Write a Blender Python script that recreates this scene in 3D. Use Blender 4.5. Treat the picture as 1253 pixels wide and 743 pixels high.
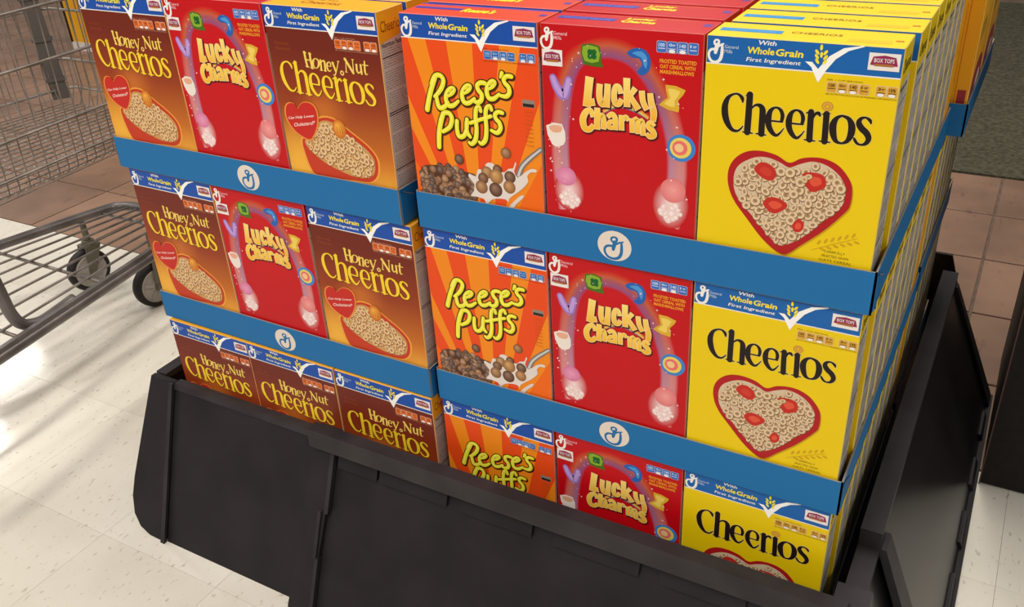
import bpy, math, random, json
from mathutils import Vector, Matrix, geometry
C = bpy.context.scene.collection
for o in list(bpy.data.objects): bpy.data.objects.remove(o)
random.seed(7)
PI = math.pi

# ---------------------------------------------------------------- camera
cd = bpy.data.cameras.new('camera'); cam = bpy.data.objects.new('camera', cd); C.objects.link(cam)
cam.location = (0.68970, -0.91320, 1.08978)
cam.rotation_euler = (1.051585, 0.0547038, 0.5130082)
cd.sensor_fit = 'HORIZONTAL'; cd.sensor_width = 36; cd.lens = 36 * 1110.246 / 1253; cd.clip_start = 0.02
bpy.context.scene.camera = cam

# ---------------------------------------------------------------- world, lamps, exposure
w = bpy.data.worlds.new('store_ambient'); bpy.context.scene.world = w; w.use_nodes = True
w.node_tree.nodes['Background'].inputs[0].default_value = (0.80, 0.77, 0.74, 1)
w.node_tree.nodes['Background'].inputs[1].default_value = 0.27
vs = bpy.context.scene.view_settings
vs.view_transform = 'Standard'; vs.look = 'None'; vs.gamma = 1; vs.use_curve_mapping = False
vs.exposure = 0.0
FZ = -0.14            # floor level; the bottom tier of trays stands at z = 0 on a pallet
def strip_lamp(x, y, z, sx, sy, power, col=(1, 0.95, 0.88)):
    l = bpy.data.lights.new('ceiling_lamp', 'AREA'); l.shape = 'RECTANGLE'; l.size = sx; l.size_y = sy
    l.energy = power; l.color = col
    o = bpy.data.objects.new('ceiling_lamp', l); C.objects.link(o); o.location = (x, y, z)
    return o
strip_lamp(-7.45, 2.75, 3.35, 0.20, 1.1, 30); strip_lamp(-6.7, 2.1, 3.35, 0.16, 0.5, 22)
for i, (x, y, p) in enumerate([(-5.6, -1.6, 60), (-3.4, -0.4, 80), (-0.4, -2.4, 115), (2.6, -2.6, 50), (0.4, 1.9, 70), (-1.5, 4.6, 30), (3.2, 1.0, 30)]):
    strip_lamp(x, y, 3.35, 0.35, 2.4, p)

# ---------------------------------------------------------------- helpers
def lin(c):
    r = []
    for v in c:
        v = v / 255.0
        r.append(v / 12.92 if v <= 0.04045 else ((v + 0.055) / 1.055) ** 2.4)
    return tuple(r)
def mix(a, b, t):
    t = max(0, min(1, t)); return tuple(a[i] * (1 - t) + b[i] * t for i in range(3))
def material(name, rough=0.5, spec=0.5, metal=0.0, base=(0.5, 0.5, 0.5), attr=False, coat=0.0):
    m = bpy.data.materials.new(name); m.use_nodes = True
    n = m.node_tree; b = n.nodes['Principled BSDF']
    b.inputs['Roughness'].default_value = rough; b.inputs['Specular IOR Level'].default_value = spec
    b.inputs['Metallic'].default_value = metal; b.inputs['Coat Weight'].default_value = coat
    b.inputs['Base Color'].default_value = (*base, 1)
    if attr:
        a = n.nodes.new('ShaderNodeAttribute'); a.attribute_name = 'Col'
        n.links.new(a.outputs['Color'], b.inputs['Base Color'])
    return m
def nz(m, scale, lo, hi, detail=4, coord='Object', stretch=(1, 1, 1), p0=0.35, p1=0.65, inp='Base Color', bump=0.0, dist=0.001):
    """colour (or bump) noise between two colours on a material"""
    n = m.node_tree; b = n.nodes['Principled BSDF']
    tc = n.nodes.new('ShaderNodeTexCoord'); mp = n.nodes.new('ShaderNodeMapping'); mp.inputs['Scale'].default_value = stretch
    t = n.nodes.new('ShaderNodeTexNoise'); t.inputs['Scale'].default_value = scale; t.inputs['Detail'].default_value = detail
    r = n.nodes.new('ShaderNodeValToRGB'); r.color_ramp.elements[0].position = p0; r.color_ramp.elements[1].position = p1
    r.color_ramp.elements[0].color = (*lo, 1); r.color_ramp.elements[1].color = (*hi, 1)
    n.links.new(tc.outputs[coord], mp.inputs['Vector']); n.links.new(mp.outputs[0], t.inputs['Vector']); n.links.new(t.outputs[0], r.inputs[0])
    if inp: n.links.new(r.outputs[0], b.inputs[inp])
    if bump:
        bp = n.nodes.new('ShaderNodeBump'); bp.inputs['Strength'].default_value = bump; bp.inputs['Distance'].default_value = dist
        n.links.new(t.outputs[0], bp.inputs['Height']); n.links.new(bp.outputs[0], b.inputs['Normal'])
    return r

M_print = material('printed_carton', 0.4, 0.22, attr=True)
M_tray = material('blue_tray_card', 0.6, 0.3, attr=True)
M_bin = material('black_moulded_plastic', 0.48, 0.25)
nz(M_bin, 9, lin((28, 24, 27)), lin((38, 34, 37)), 5, bump=0.25, dist=0.0006)
M_bin2 = material('black_plastic_rail', 0.5, 0.3)
nz(M_bin2, 14, lin((36, 32, 35)), lin((50, 45, 48)), 5, bump=0.3, dist=0.0006)
M_gloss = material('glossy_black_plastic', 0.27, 0.28)
nz(M_gloss, 6, lin((26, 23, 24)), lin((36, 33, 34)), 4, bump=0.15, dist=0.0006)
M_yel = material('yellow_card', 0.5, 0.3); nz(M_yel, 5, lin((226, 160, 24)), lin((236, 178, 40)), 3)
M_wht = material('white_card', 0.6, 0.3, base=lin((220, 214, 208)))
M_org = material('orange_card', 0.5, 0.3, base=lin((222, 140, 30)))
M_fix = material('black_board', 0.6, 0.3)
nz(M_fix, 60, lin((20, 15, 14)), lin((30, 23, 21)), 3, bump=0.1)
M_trim = material('brown_edge_trim', 0.4, 0.4, base=lin((92, 62, 52)))
M_steel = material('worn_cart_steel', 0.42, 0.5, 0.55)
nz(M_steel, 18, lin((116, 108, 102)), lin((150, 142, 136)), 4)
M_frame = material('painted_cart_frame', 0.38, 0.5, 0.35)
nz(M_frame, 12, lin((88, 82, 80)), lin((118, 112, 110)), 4)
M_rub = material('black_rubber', 0.6, 0.3, base=lin((36, 32, 30)))
M_hub = material('grey_wheel_hub', 0.5, 0.4, base=lin((156, 150, 142)))
M_fork = material('olive_grey_fork', 0.45, 0.5, 0.4, base=lin((104, 100, 84)))
M_strap = material('dark_plastic_strap', 0.5, 0.4, base=lin((88, 82, 78)))
M_wood = material('pallet_wood', 0.7, 0.2); nz(M_wood, 14, lin((120, 88, 56)), lin((160, 122, 82)), 5, stretch=(1, 8, 8))

def tilemat(name, dark, light, fleck, rough, fs):
    m = bpy.data.materials.new(name); m.use_nodes = True; n = m.node_tree; b = n.nodes['Principled BSDF']
    b.inputs['Roughness'].default_value = rough; b.inputs['Specular IOR Level'].default_value = 0.5
    g = n.nodes.new('ShaderNodeNewGeometry')
    t1 = n.nodes.new('ShaderNodeTexNoise'); t1.inputs['Scale'].default_value = 5; t1.inputs['Detail'].default_value = 5
    n.links.new(g.outputs['Position'], t1.inputs['Vector'])
    oi = n.nodes.new('ShaderNodeObjectInfo')
    ad = n.nodes.new('ShaderNodeMath'); ad.operation = 'MULTIPLY_ADD'; ad.inputs[1].default_value = 0.25; 
    n.links.new(oi.outputs['Random'], ad.inputs[0]); n.links.new(t1.outputs[0], ad.inputs[2])
    sb = n.nodes.new('ShaderNodeMath'); sb.operation = 'SUBTRACT'; sb.inputs[1].default_value = 0.12
    n.links.new(ad.outputs[0], sb.inputs[0])
    r = n.nodes.new('ShaderNodeValToRGB'); r.color_ramp.elements[0].position = 0.25; r.color_ramp.elements[1].position = 0.75
    r.color_ramp.elements[0].color = (*dark, 1); r.color_ramp.elements[1].color = (*light, 1)
    n.links.new(sb.outputs[0], r.inputs[0])
    # short flecks pressed into the tile
    mp = n.nodes.new('ShaderNodeMapping'); mp.inputs['Scale'].default_value = (1, 0.45, 1); mp.inputs['Rotation'].default_value = (0, 0, 0.6)
    n.links.new(g.outputs['Position'], mp.inputs['Vector'])
    t2 = n.nodes.new('ShaderNodeTexNoise'); t2.inputs['Scale'].default_value = fs; t2.inputs['Detail'].default_value = 2
    n.links.new(mp.outputs[0], t2.inputs['Vector'])
    r2 = n.nodes.new('ShaderNodeValToRGB'); r2.color_ramp.elements[0].position = 0.64; r2.color_ramp.elements[1].position = 0.72
    r2.color_ramp.elements[0].color = (0, 0, 0, 1); r2.color_ramp.elements[1].color = (0.75, 0.75, 0.75, 1)
    n.links.new(t2.outputs[0], r2.inputs[0])
    mx = n.nodes.new('ShaderNodeMixRGB'); mx.inputs[2].default_value = (*fleck, 1)
    n.links.new(r2.outputs[0], mx.inputs[0]); n.links.new(r.outputs[0], mx.inputs[1]); n.links.new(mx.outputs[0], b.inputs['Base Color'])
    bp = n.nodes.new('ShaderNodeBump'); bp.inputs['Strength'].default_value = 0.12; bp.inputs['Distance'].default_value = 0.002
    n.links.new(t1.outputs[0], bp.inputs['Height']); n.links.new(bp.outputs[0], b.inputs['Normal'])
    return m
M_vinyl = tilemat('white_vinyl_tile', lin((214, 207, 193)), lin((230, 224, 211)), lin((186, 174, 156)), 0.11, 130)
M_quarry = tilemat('brown_quarry_tile', lin((112, 84, 66)), lin((148, 114, 92)), lin((104, 76, 60)), 0.42, 30)
M_grout = material('grey_grout', 0.8, 0.2); nz(M_grout, 30, lin((98, 82, 70)), lin((116, 98, 86)), 4)
M_mat = material('grey_green_carpet', 0.95, 0.1); nz(M_mat, 70, lin((62, 60, 48)), lin((88, 84, 68)), 6, bump=0.8, dist=0.003)

def link(name, me, parent=None):
    o = bpy.data.objects.new(name, me); C.objects.link(o)
    if parent is not None: o.parent = parent
    return o
def mesh(name, vs_, fs, mat, parent=None, cols=None, smooth=False):
    me = bpy.data.meshes.new(name); me.from_pydata(vs_, [], fs); me.materials.append(mat)
    if cols is not None:
        a = me.color_attributes.new('Col', 'FLOAT_COLOR', 'POINT')
        flat = []
        for c in cols: flat.extend((c[0], c[1], c[2], 1.0))
        a.data.foreach_set('color', flat)
    if smooth: me.polygons.foreach_set('use_smooth', [True] * len(me.polygons))
    me.update()
    return link(name, me, parent)
def tag(o, label=None, cat=None, group=None, kind=None):
    if label: o['label'] = label
    if cat: o['category'] = cat
    if group: o['group'] = group
    if kind: o['kind'] = kind
    return o
def empty(name, loc=(0, 0, 0), rz=0):
    o = bpy.data.objects.new(name, None); C.objects.link(o); o.location = loc; o.rotation_euler = (0, 0, rz); o.empty_display_size = 0.05
    return o
class MB:
    """collects shapes and links them as one mesh"""
    def __init__(s): s.v = []; s.f = []; s.c = []
    def add(s, v, f, col=(0.5, 0.5, 0.5)):
        n = len(s.v); s.v += [tuple(p) for p in v]; s.f += [tuple(i + n for i in q) for q in f]; s.c += [col] * len(v)
    def box(s, x0, x1, y0, y1, z0, z1, col=(0.5, 0.5, 0.5)):
        v = [(x, y, z) for x in (x0, x1) for y in (y0, y1) for z in (z0, z1)]
        s.add(v, [(0, 1, 3, 2), (4, 6, 7, 5), (0, 4, 5, 1), (2, 3, 7, 6), (0, 2, 6, 4), (1, 5, 7, 3)], col)
    def slab(s, q, n, col=(0.5, 0.5, 0.5)):
        """polygon q (3-D points) thickened by the vector n"""
        k = len(q); n = Vector(n); v = [Vector(p) for p in q] + [Vector(p) + n for p in q]
        f = [tuple(range(k)), tuple(range(2 * k - 1, k - 1, -1))] + [(i, i + k, (i + 1) % k + k, (i + 1) % k) for i in range(k)]
        s.add(v, f, col)
    def tube(s, pts, r, seg=8, closed=False, col=(0.5, 0.5, 0.5)):
        P = [Vector(p) for p in pts]; k = len(P); base = len(s.v); prev = None
        for i, p in enumerate(P):
            a = P[(i - 1) % k] if (i or closed) else p; b = P[(i + 1) % k] if (i < k - 1 or closed) else p
            t = (b - a).normalized()
            if prev is None:
                prev = t.orthogonal().normalized()
            u = (prev - t * prev.dot(t)); u = u.normalized() if u.length > 1e-6 else t.orthogonal().normalized(); prev = u
            w_ = t.cross(u)
            for j in range(seg):
                an = 2 * PI * j / seg; s.v.append(tuple(p + (u * math.cos(an) + w_ * math.sin(an)) * r)); s.c.append(col)
        for i in range(k if closed else k - 1):
            i2 = (i + 1) % k
            for j in range(seg):
                j2 = (j + 1) % seg
                s.f.append((base + i * seg + j, base + i * seg + j2, base + i2 * seg + j2, base + i2 * seg + j))
        if not closed:
            s.f.append(tuple(base + j for j in range(seg))[::-1]); s.f.append(tuple(base + (k - 1) * seg + j for j in range(seg)))
    def lathe(s, prof, c, ax, seg=28, col=(0.5, 0.5, 0.5)):
        """profile [(along, radius)] turned round the axis ax through c"""
        c = Vector(c); ax = Vector(ax).normalized(); u = ax.orthogonal().normalized(); w_ = ax.cross(u); b0 = len(s.v); k = len(prof)
        for (h, r) in prof:
            for j in range(seg):
                a = 2 * PI * j / seg; s.v.append(tuple(c + ax * h + (u * math.cos(a) + w_ * math.sin(a)) * r)); s.c.append(col)
        for i in range(k - 1):
            for j in range(seg):
                j2 = (j + 1) % seg; s.f.append((b0 + i * seg + j, b0 + i * seg + j2, b0 + (i + 1) * seg + j2, b0 + (i + 1) * seg + j))
        s.f.append(tuple(b0 + j for j in range(seg))[::-1]); s.f.append(tuple(b0 + (k - 1) * seg + j for j in range(seg)))
    def build(s, name, mat, parent=None, smooth=False, cols=False): return mesh(name, s.v, s.f, mat, parent, s.c if cols else None, smooth)
def smoothpts(P, sub=4, closed=False):
    if len(P) < 3: return [tuple(p) for p in P]
    out = []; k = len(P)
    for i in range(k if closed else k - 1):
        p0 = P[(i - 1) % k] if (i or closed) else P[i]; p1 = P[i]; p2 = P[(i + 1) % k]; p3 = P[(i + 2) % k] if (i < k - 2 or closed) else P[(i + 1) % k]
        for j in range(sub):
            t = j / sub
            out.append(tuple(0.5 * ((2 * b) + (c - a) * t + (2 * a - 5 * b + 4 * c - d) * t * t + (-a + 3 * b - 3 * c + d) * t ** 3) for a, b, c, d in zip(p0, p1, p2, p3)))
    if not closed: out.append(tuple(P[-1]))
    return out

# ---------------------------------------------------------------- flat print: letters and pictures laid on a carton face
LAY = 0.00008
_txt = {}
def text_geo(s, bold=0.0, shear=0.0):
    k = (s, bold, shear)
    if k in _txt: return _txt[k]
    cu = bpy.data.curves.new('t', 'FONT'); cu.body = s; cu.size = 1; cu.offset = bold; cu.shear = shear; cu.resolution_u = 2; cu.fill_mode = 'FRONT'
    o = bpy.data.objects.new('t', cu); C.objects.link(o)
    dg = bpy.context.evaluated_depsgraph_get(); dg.update()
    me = bpy.data.meshes.new_from_object(o.evaluated_get(dg))
    v = [tuple(p.co[:2]) for p in me.vertices]; f = [tuple(p.vertices) for p in me.polygons]
    bpy.data.objects.remove(o); bpy.data.curves.remove(cu); bpy.data.meshes.remove(me)
    xs = [p[0] for p in v]; ys = [p[1] for p in v]; a, b, c, d = min(xs), max(xs), min(ys), max(ys)
    v = [((x - a) / (b - a), (y - c) / (d - c)) for x, y in v]
    _txt[k] = (v, f); return _txt[k]
class Print:
    """2-D drawing in metres (x to the right, z up) on a plane"""
    def __init__(s): s.v = []; s.f = []; s.c = []; s.lay = 1; s.sub = 0
    def L(s, n): s.lay = n; s.sub = 0; return s
    def add(s, pts, faces, cols):
        n = len(s.v); h = LAY * s.lay + s.sub * 0.0000004; s.sub += 1
        s.v += [(p[0], p[1], h) for p in pts]; s.f += [tuple(i + n for i in q) for q in faces]
        s.c += [cols] * len(pts) if isinstance(cols[0], float) else list(cols)
    def rect(s, x0, x1, z0, z1, col): s.add([(x0, z0), (x1, z0), (x1, z1), (x0, z1)], [(0, 1, 2, 3)], col)
    def poly(s, P, col, smooth=0):
        if smooth: P = smoothpts(P, smooth, True)
        tr = geometry.tessellate_polygon([[Vector((p[0], p[1], 0)) for p in P]]); s.add(P, tr, col)
    def disc(s, x, z, rx, col, rz=None, seg=14, ang=0, ctr=None, off=(0, 0)):
        rz = rx if rz is None else rz; ca, sa = math.cos(ang), math.sin(ang)
        P = [(x + off[0] * rx, z + off[1] * rz)] + [(x + rx * math.cos(t) * ca - rz * math.sin(t) * sa, z + rx * math.cos(t) * sa + rz * math.sin(t) * ca) for t in [2 * PI * i / seg for i in range(seg)]]
        s.add(P, [(0, 1 + i, 1 + (i + 1) % seg) for i in range(seg)], [ctr or col] + [col] * seg)
    def ring(s, x, z, r0, r1, c0, c1, seg=14, sq=1.0, ang=0):
        P = []; cl = []; ca, sa = math.cos(ang), math.sin(ang)
        for r, c in ((r0, c0), ((r0 + r1) / 2, c1), (r1, c0)):
            for i in range(seg):
                t = 2 * PI * i / seg; a, b = r * math.cos(t), r * math.sin(t) * sq; P.append((x + a * ca - b * sa, z + a * sa + b * ca)); cl.append(c)
        s.add(P, [(k * seg + i, k * seg + (i + 1) % seg, (k + 1) * seg + (i + 1) % seg, (k + 1) * seg + i) for k in (0, 1) for i in range(seg)], cl)
    def stroke(s, P, col, grow=0.0, caps=True, sub=4, dx=0, dz=0, k=1.0, col2=None):
        Q = smoothpts(P, sub); L_, R_ = [], []; n = len(Q); z0 = min(q[1] for q in Q); z1 = max(q[1] for q in Q)
        for i, q in enumerate(Q):
            a = Q[max(i - 1, 0)]; b = Q[min(i + 1, n - 1)]; tx, tz = b[0] - a[0], b[1] - a[1]; l = math.hypot(tx, tz) or 1; tx /= l; tz /= l
            h = q[2] * k / 2 + grow
            ex = grow if not caps else 0
            x, z = q[0] + dx, q[1] + dz
            if i == 0: x -= tx * ex; z -= tz * ex
            if i == n - 1: x += tx * ex; z += tz * ex
            L_.append((x - tz * h, z + tx * h)); R_.append((x + tz * h, z - tx * h))
        s.add(L_ + R_, [(i, i + 1, n + i + 1, n + i) for i in range(n - 1)], col if col2 is None else [mix(col2, col, (p[1] - CG[0]) / (CG[1] - CG[0])) for p in L_ + R_])
        if caps:
            for e in (0, -1):
                r = Q[e][2] * k / 2 + grow
                if r > 0.0006: s.disc(Q[e][0] + dx, Q[e][1] + dz, r, col, seg=12)
    def text(s, t, x0, x1, z0, z1, col, bold=0.0, shear=0.0, tilt=0.0):
        v, f = text_geo(t, bold, shear)
        s.add([(x0 + a * (x1 - x0), z0 + b * (z1 - z0) + tilt * a) for a, b in v], f, col)
    def build(s, name, M4, parent, mat=None):
        """M4 puts (x, z, height) on the face"""
        v = [M4 @ Vector(p) for p in s.v]
        return mesh(name, [tuple(p) for p in v], s.f, mat or M_print, parent, s.c)
CG = (0.0, 1.0)

# ---------------------------------------------------------------- traced letter strokes and picture outlines, in tenths of a millimetre
D = json.loads('''{"cheerios":[[[418,2154,6],[410,2204,32],[368,2241,20],[317,2238,17],[262,2196,35],[234,2112,56],[239,2016,62],[267,1930,54],[320,1860,36],[380,1848,21],[422,1883,12],[439,1912,6]],[[487,2250,57],[488,2052,58],[488,1848,59]],[[448,2237,9],[483,2246,17],[515,2258,9]],[[440,1845,9],[488,1845,18],[543,1842,9]],[[515,2106,12],[555,2147,20],[606,2142,40],[631,2097,55],[633,2009,55],[637,1846,56]],[[582,1843,9],[634,1843,18],[685,1840,9]],[[834,2006,28],[838,2069,34],[812,2124,28],[761,2143,17],[715,2106,37],[697,2031,55],[707,1944,52],[749,1875,41],[794,1851,26],[833,1886,14],[864,1936,6]],[[703,2000,14],[774,1999,14],[841,2001,14]],[[1041,2003,28],[1045,2065,34],[1019,2120,28],[969,2138,17],[924,2102,37],[907,2028,54],[918,1942,51],[960,1873,40],[1004,1849,26],[1042,1884,14],[1072,1934,6]],[[913,1996,14],[983,1996,14],[1049,1998,14]],[[1118,2136,52],[1123,1994,53],[1131,1846,54]],[[1072,2121,8],[1107,2132,17],[1140,2142,8]],[[1079,1840,9],[1131,1840,17],[1186,1839,8]],[[1145,2075,11],[1163,2121,22],[1193,2130,30],[1209,2107,17]],[[1269,2132,52],[1275,1997,52],[1281,1844,53]],[[1230,2125,8],[1265,2130,16],[1302,2140,8]],[[1227,1844,8],[1281,1844,17],[1336,1843,8]],[[1419,2131,16],[1484,2107,35],[1522,2041,57],[1526,1957,57],[1499,1879,36],[1443,1848,17],[1386,1870,39],[1353,1949,58],[1345,2034,58],[1373,2101,35],[1419,2131,16]],[[1701,2074,5],[1687,2111,27],[1643,2136,16],[1600,2120,29],[1586,2077,46],[1615,2027,54],[1669,1981,54],[1696,1928,46],[1677,1876,33],[1634,1856,16],[1593,1868,22],[1566,1904,22],[1555,1925,5]]],"reeses":[[[457,2075,55],[387,1935,63],[331,1795,64],[287,1650,69]],[[388,1985,48],[449,2087,55],[529,2106,58],[574,2052,58],[542,1959,59],[480,1881,52],[419,1829,37]],[[450,1841,45],[454,1757,60],[482,1692,60],[554,1713,56],[614,1774,44]],[[615,1861,44],[681,1894,48],[720,1948,51],[683,1964,47],[625,1917,55],[586,1830,59],[610,1743,59],[685,1742,55],[769,1807,37]],[[857,1918,43],[921,1951,47],[958,2004,50],[922,2020,46],[866,1974,54],[829,1888,58],[853,1802,58],[926,1802,54],[1008,1865,36]],[[1171,2068,52],[1112,2070,53],[1060,2033,53],[1070,1977,57],[1113,1925,57],[1103,1855,57],[1047,1819,54],[983,1837,40]],[[1214,2006,42],[1276,2038,45],[1311,2089,48],[1275,2105,45],[1222,2060,52],[1188,1976,56],[1213,1892,57],[1283,1891,53],[1361,1953,35]],[[1416,2213,48],[1390,2157,24]],[[1543,2182,51],[1480,2181,51],[1436,2140,51],[1451,2094,51],[1495,2051,55],[1503,1983,55],[1455,1935,52],[1373,1938,38]],[[524,1620,60],[469,1484,65],[432,1340,66],[413,1169,63]],[[474,1528,49],[534,1626,56],[618,1634,60],[649,1565,60],[606,1457,57],[498,1383,46]],[[723,1548,52],[713,1444,56],[733,1351,61],[807,1366,56],[856,1461,52],[873,1586,52]],[[864,1548,52],[858,1427,56],[901,1364,45]],[[1082,1715,47],[1067,1765,50],[1019,1733,54],[1001,1614,55],[1004,1479,55],[977,1339,60],[916,1272,53],[879,1288,38]],[[1239,1749,46],[1218,1793,50],[1164,1753,54],[1147,1631,54],[1147,1496,55],[1123,1357,59],[1064,1295,52],[1030,1311,37]],[[918,1545,44],[1057,1601,44],[1223,1665,43]],[[1389,1725,49],[1330,1731,50],[1285,1693,53],[1294,1640,54],[1339,1595,57],[1349,1524,57],[1298,1464,54],[1218,1485,40]]],"lucky":[[[607,2269,97],[588,2114,93],[566,1927,97]],[[572,1970,80],[666,1989,80]],[[731,2201,70],[724,2065,71],[750,1981,74],[794,1993,66],[819,2074,71],[827,2210,70]],[[827,2210,70],[814,1945,71]],[[986,2119,59],[966,2189,56],[923,2185,62],[903,2096,65],[918,2007,70],[966,2004,65],[995,2055,54]],[[1055,2296,78],[1056,2136,74],[1062,1976,75]],[[1092,2096,46],[1156,2195,63]],[[1085,2120,51],[1194,1961,77]],[[1234,2172,66],[1249,2056,64],[1296,1968,64]],[[1331,2154,63],[1346,2054,71],[1376,1946,76],[1370,1845,64]],[[646,1813,62],[615,1884,59],[556,1861,70],[515,1772,79],[536,1669,77],[602,1663,68],[649,1719,52]],[[698,1924,67],[693,1672,73]],[[715,1814,54],[756,1845,59],[776,1789,64],[772,1684,65]],[[825,1833,48],[879,1871,56],[920,1824,61],[920,1693,61]],[[913,1792,40],[852,1774,51],[838,1718,54],[913,1714,40]],[[993,1871,60],[997,1698,64]],[[1014,1822,47],[1047,1858,52],[1081,1821,47]],[[1120,1847,57],[1129,1686,61]],[[1140,1821,47],[1180,1845,52],[1198,1681,58]],[[1209,1816,47],[1246,1830,52],[1258,1668,60]],[[1388,1790,46],[1344,1826,54],[1315,1785,59],[1366,1736,67],[1386,1684,65],[1334,1665,57],[1298,1696,42]]],"luckybow":[[[777,1886,40],[913,1964,52],[1046,1972,52],[1205,1927,51],[1311,1869,39]]],"gee":[[[-3,119,21],[31,105,27],[23,63,27],[-12,49,24],[-40,72,24],[-35,105,23],[-3,119,21]],[[3,56,37],[-3,10,45],[-16,-48,36]],[[-28,-5,28],[-88,-11,28],[-127,-51,28],[-121,-112,28],[-76,-161,28],[-4,-173,30],[60,-144,36],[91,-78,36],[95,4,32],[92,52,24]],[[15,23,21],[59,52,23],[115,73,16]]],"check":[[[1007,2635],[1075,2636],[1137,2571],[1231,2702],[1358,2790],[1534,2826],[1547,2817],[1406,2767],[1295,2680],[1216,2565],[1151,2437],[1116,2499],[1072,2584]]],"wheat":[[[1149,2782,47]],[[1113,2735,41]],[[1193,2735,40]],[[1114,2691,41]],[[1197,2688,41]],[[1122,2646,41]],[[1194,2643,41]],[[1156,2711,28]]],"heart":[[[954,1572],[824,1634],[670,1662],[518,1642],[401,1567],[330,1457],[311,1325],[339,1179],[411,1039],[538,888],[714,686],[866,559],[976,512],[1052,540],[1170,657],[1384,868],[1569,1104],[1613,1201],[1613,1362],[1571,1478],[1461,1600],[1327,1659],[1199,1664],[1072,1636]],[[959,1520],[864,1559],[743,1596],[624,1592],[525,1548],[426,1470],[381,1353],[395,1188],[473,1049],[588,935],[762,754],[895,633],[984,621],[1162,742],[1372,978],[1515,1149],[1548,1244],[1544,1368],[1501,1467],[1403,1557],[1302,1604],[1188,1617],[1062,1570]]],"straw":[[[593,1449],[663,1540],[784,1512],[834,1421],[789,1350],[694,1363]],[[1098,1460],[1200,1501],[1315,1483],[1349,1400],[1331,1344],[1198,1287]],[[718,1071],[780,1156],[892,1155],[983,1096],[930,1022],[830,976]],[[1054,883],[1106,959],[1169,923],[1168,847],[1122,801],[1069,820]]],"hnheart":[[[335,1441],[295,1499],[204,1506],[126,1443],[101,1323],[143,1200],[259,1085],[454,1015],[550,1087],[638,1225],[676,1373],[659,1487],[581,1543],[466,1541],[386,1491]]],"hnbowl":[[[683,1333],[959,1363],[1217,1219],[1472,1066],[1610,925],[1630,783],[1583,630],[1447,531],[1177,514],[808,490],[482,496],[394,578],[339,760],[318,982],[471,1095]],[[698,1296],[927,1315],[1164,1167],[1423,1033],[1563,900],[1579,776],[1532,650],[1412,585],[1187,568],[926,621],[688,698],[461,834],[362,969],[491,1079]]],"hnball":[[[1040,1237,301]]],"rbowl":[[[99,846],[239,898],[503,918],[756,883],[955,819],[904,410],[473,338],[98,367],[87,681]]],"splash":[[[973,936],[1029,948],[1071,900],[1097,1024],[1161,1061],[1228,1042],[1262,985],[1366,958],[1431,1016],[1499,1033],[1534,1120],[1547,1088],[1511,993],[1559,917],[1683,1018],[1773,1065],[1831,1053],[1815,1021],[1742,1013],[1694,951],[1705,883],[1610,771],[1500,683],[1419,612],[1401,559],[1357,595],[1217,579],[1136,537],[1075,469],[1042,544],[917,560],[837,562],[891,629],[908,733],[829,822],[849,868],[941,839]],[[1379,461],[1494,596],[1590,683],[1635,683],[1602,635],[1506,541],[1455,445]]],"spoon":[[[1568,946,66],[1627,1072,65],[1736,1189,60],[1894,1324,50]]],"puffs":[[[1112,921,166]],[[1050,833,152]],[[1269,979,134]],[[1446,907,162]],[[1247,884,202]],[[1017,709,181]],[[1430,771,176]],[[1226,703,194]],[[708,1040,141]],[[1407,1218,145]]],"honeynut":[[[632,2240,35],[635,2141,35],[646,2052,35]],[[603,2240,10],[631,2237,14],[667,2234,10]],[[613,2052,11],[646,2050,14],[684,2048,11]],[[723,2229,35],[722,2134,35],[728,2040,35]],[[697,2231,10],[723,2227,14],[753,2224,10]],[[693,2040,11],[727,2037,14],[763,2033,10]],[[639,2142,16],[681,2141,16],[728,2138,16]],[[818,2172,10],[855,2149,28],[856,2100,35],[823,2053,17],[790,2044,10],[757,2068,28],[757,2120,35],[785,2160,17],[818,2172,10]],[[894,2155,31],[886,2028,31]],[[858,2023,10],[911,2020,10]],[[897,2128,14],[939,2153,21],[961,2132,31],[952,2024,31]],[[928,2022,10],[975,2019,10]],[[994,2092,10],[1059,2089,10]],[[1059,2089,15],[1059,2128,20],[1032,2144,12],[1000,2113,27],[995,2050,27],[1025,2022,17],[1063,2046,7]],[[1097,2141,31],[1132,2034,31]],[[1201,2169,13],[1146,2042,15],[1113,1984,17],[1087,1979,14]],[[1079,2143,10],[1123,2141,10]],[[1176,2167,10],[1217,2166,10]],[[1331,2209,15],[1310,2040,15]],[[1316,2208,37],[1427,2037,37]],[[1444,2212,15],[1431,2037,15]],[[1295,2210,10],[1341,2211,10]],[[1292,2039,10],[1332,2037,10]],[[1423,2213,10],[1468,2211,10]],[[1498,2149,30],[1493,2075,30],[1515,2045,20],[1550,2066,13]],[[1565,2152,30],[1565,2039,30]],[[1477,2151,10],[1511,2150,10]],[[1547,2153,10],[1570,2153,10]],[[1636,2203,23],[1624,2073,30],[1640,2036,16],[1670,2049,7]],[[1596,2158,13],[1685,2154,13]]],"hring":[[[1236,2018,37]]],"yring":[[[1270,2209,81]]]}''')
T = lambda k, i=None: [[tuple(q * 1e-4 for q in p) for p in st] for st in D[k]]
BW, BH, BD = 0.191, 0.283, 0.056      # carton width, height, depth
YEL, RED, ORG, GOLD = (236, 202, 10), (194, 8, 20), (240, 104, 14), (240, 168, 34)
YEL, RED, ORG, GOLD = map(lin, (YEL, RED, ORG, GOLD))
WHITE = lin((240, 236, 230)); BLUE = lin((26, 98, 172)); DKBLUE = lin((24, 78, 168)); BLACK = lin((34, 22, 18)); GREY = lin((120, 116, 112))
LYEL = lin((248, 226, 40)); PAPER = lin((206, 200, 192))
FRONT = Matrix(((1, 0, 0, -BW / 2), (0, 0, -1, -BD / 2), (0, 1, 0, 0), (0, 0, 0, 1)))
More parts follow.
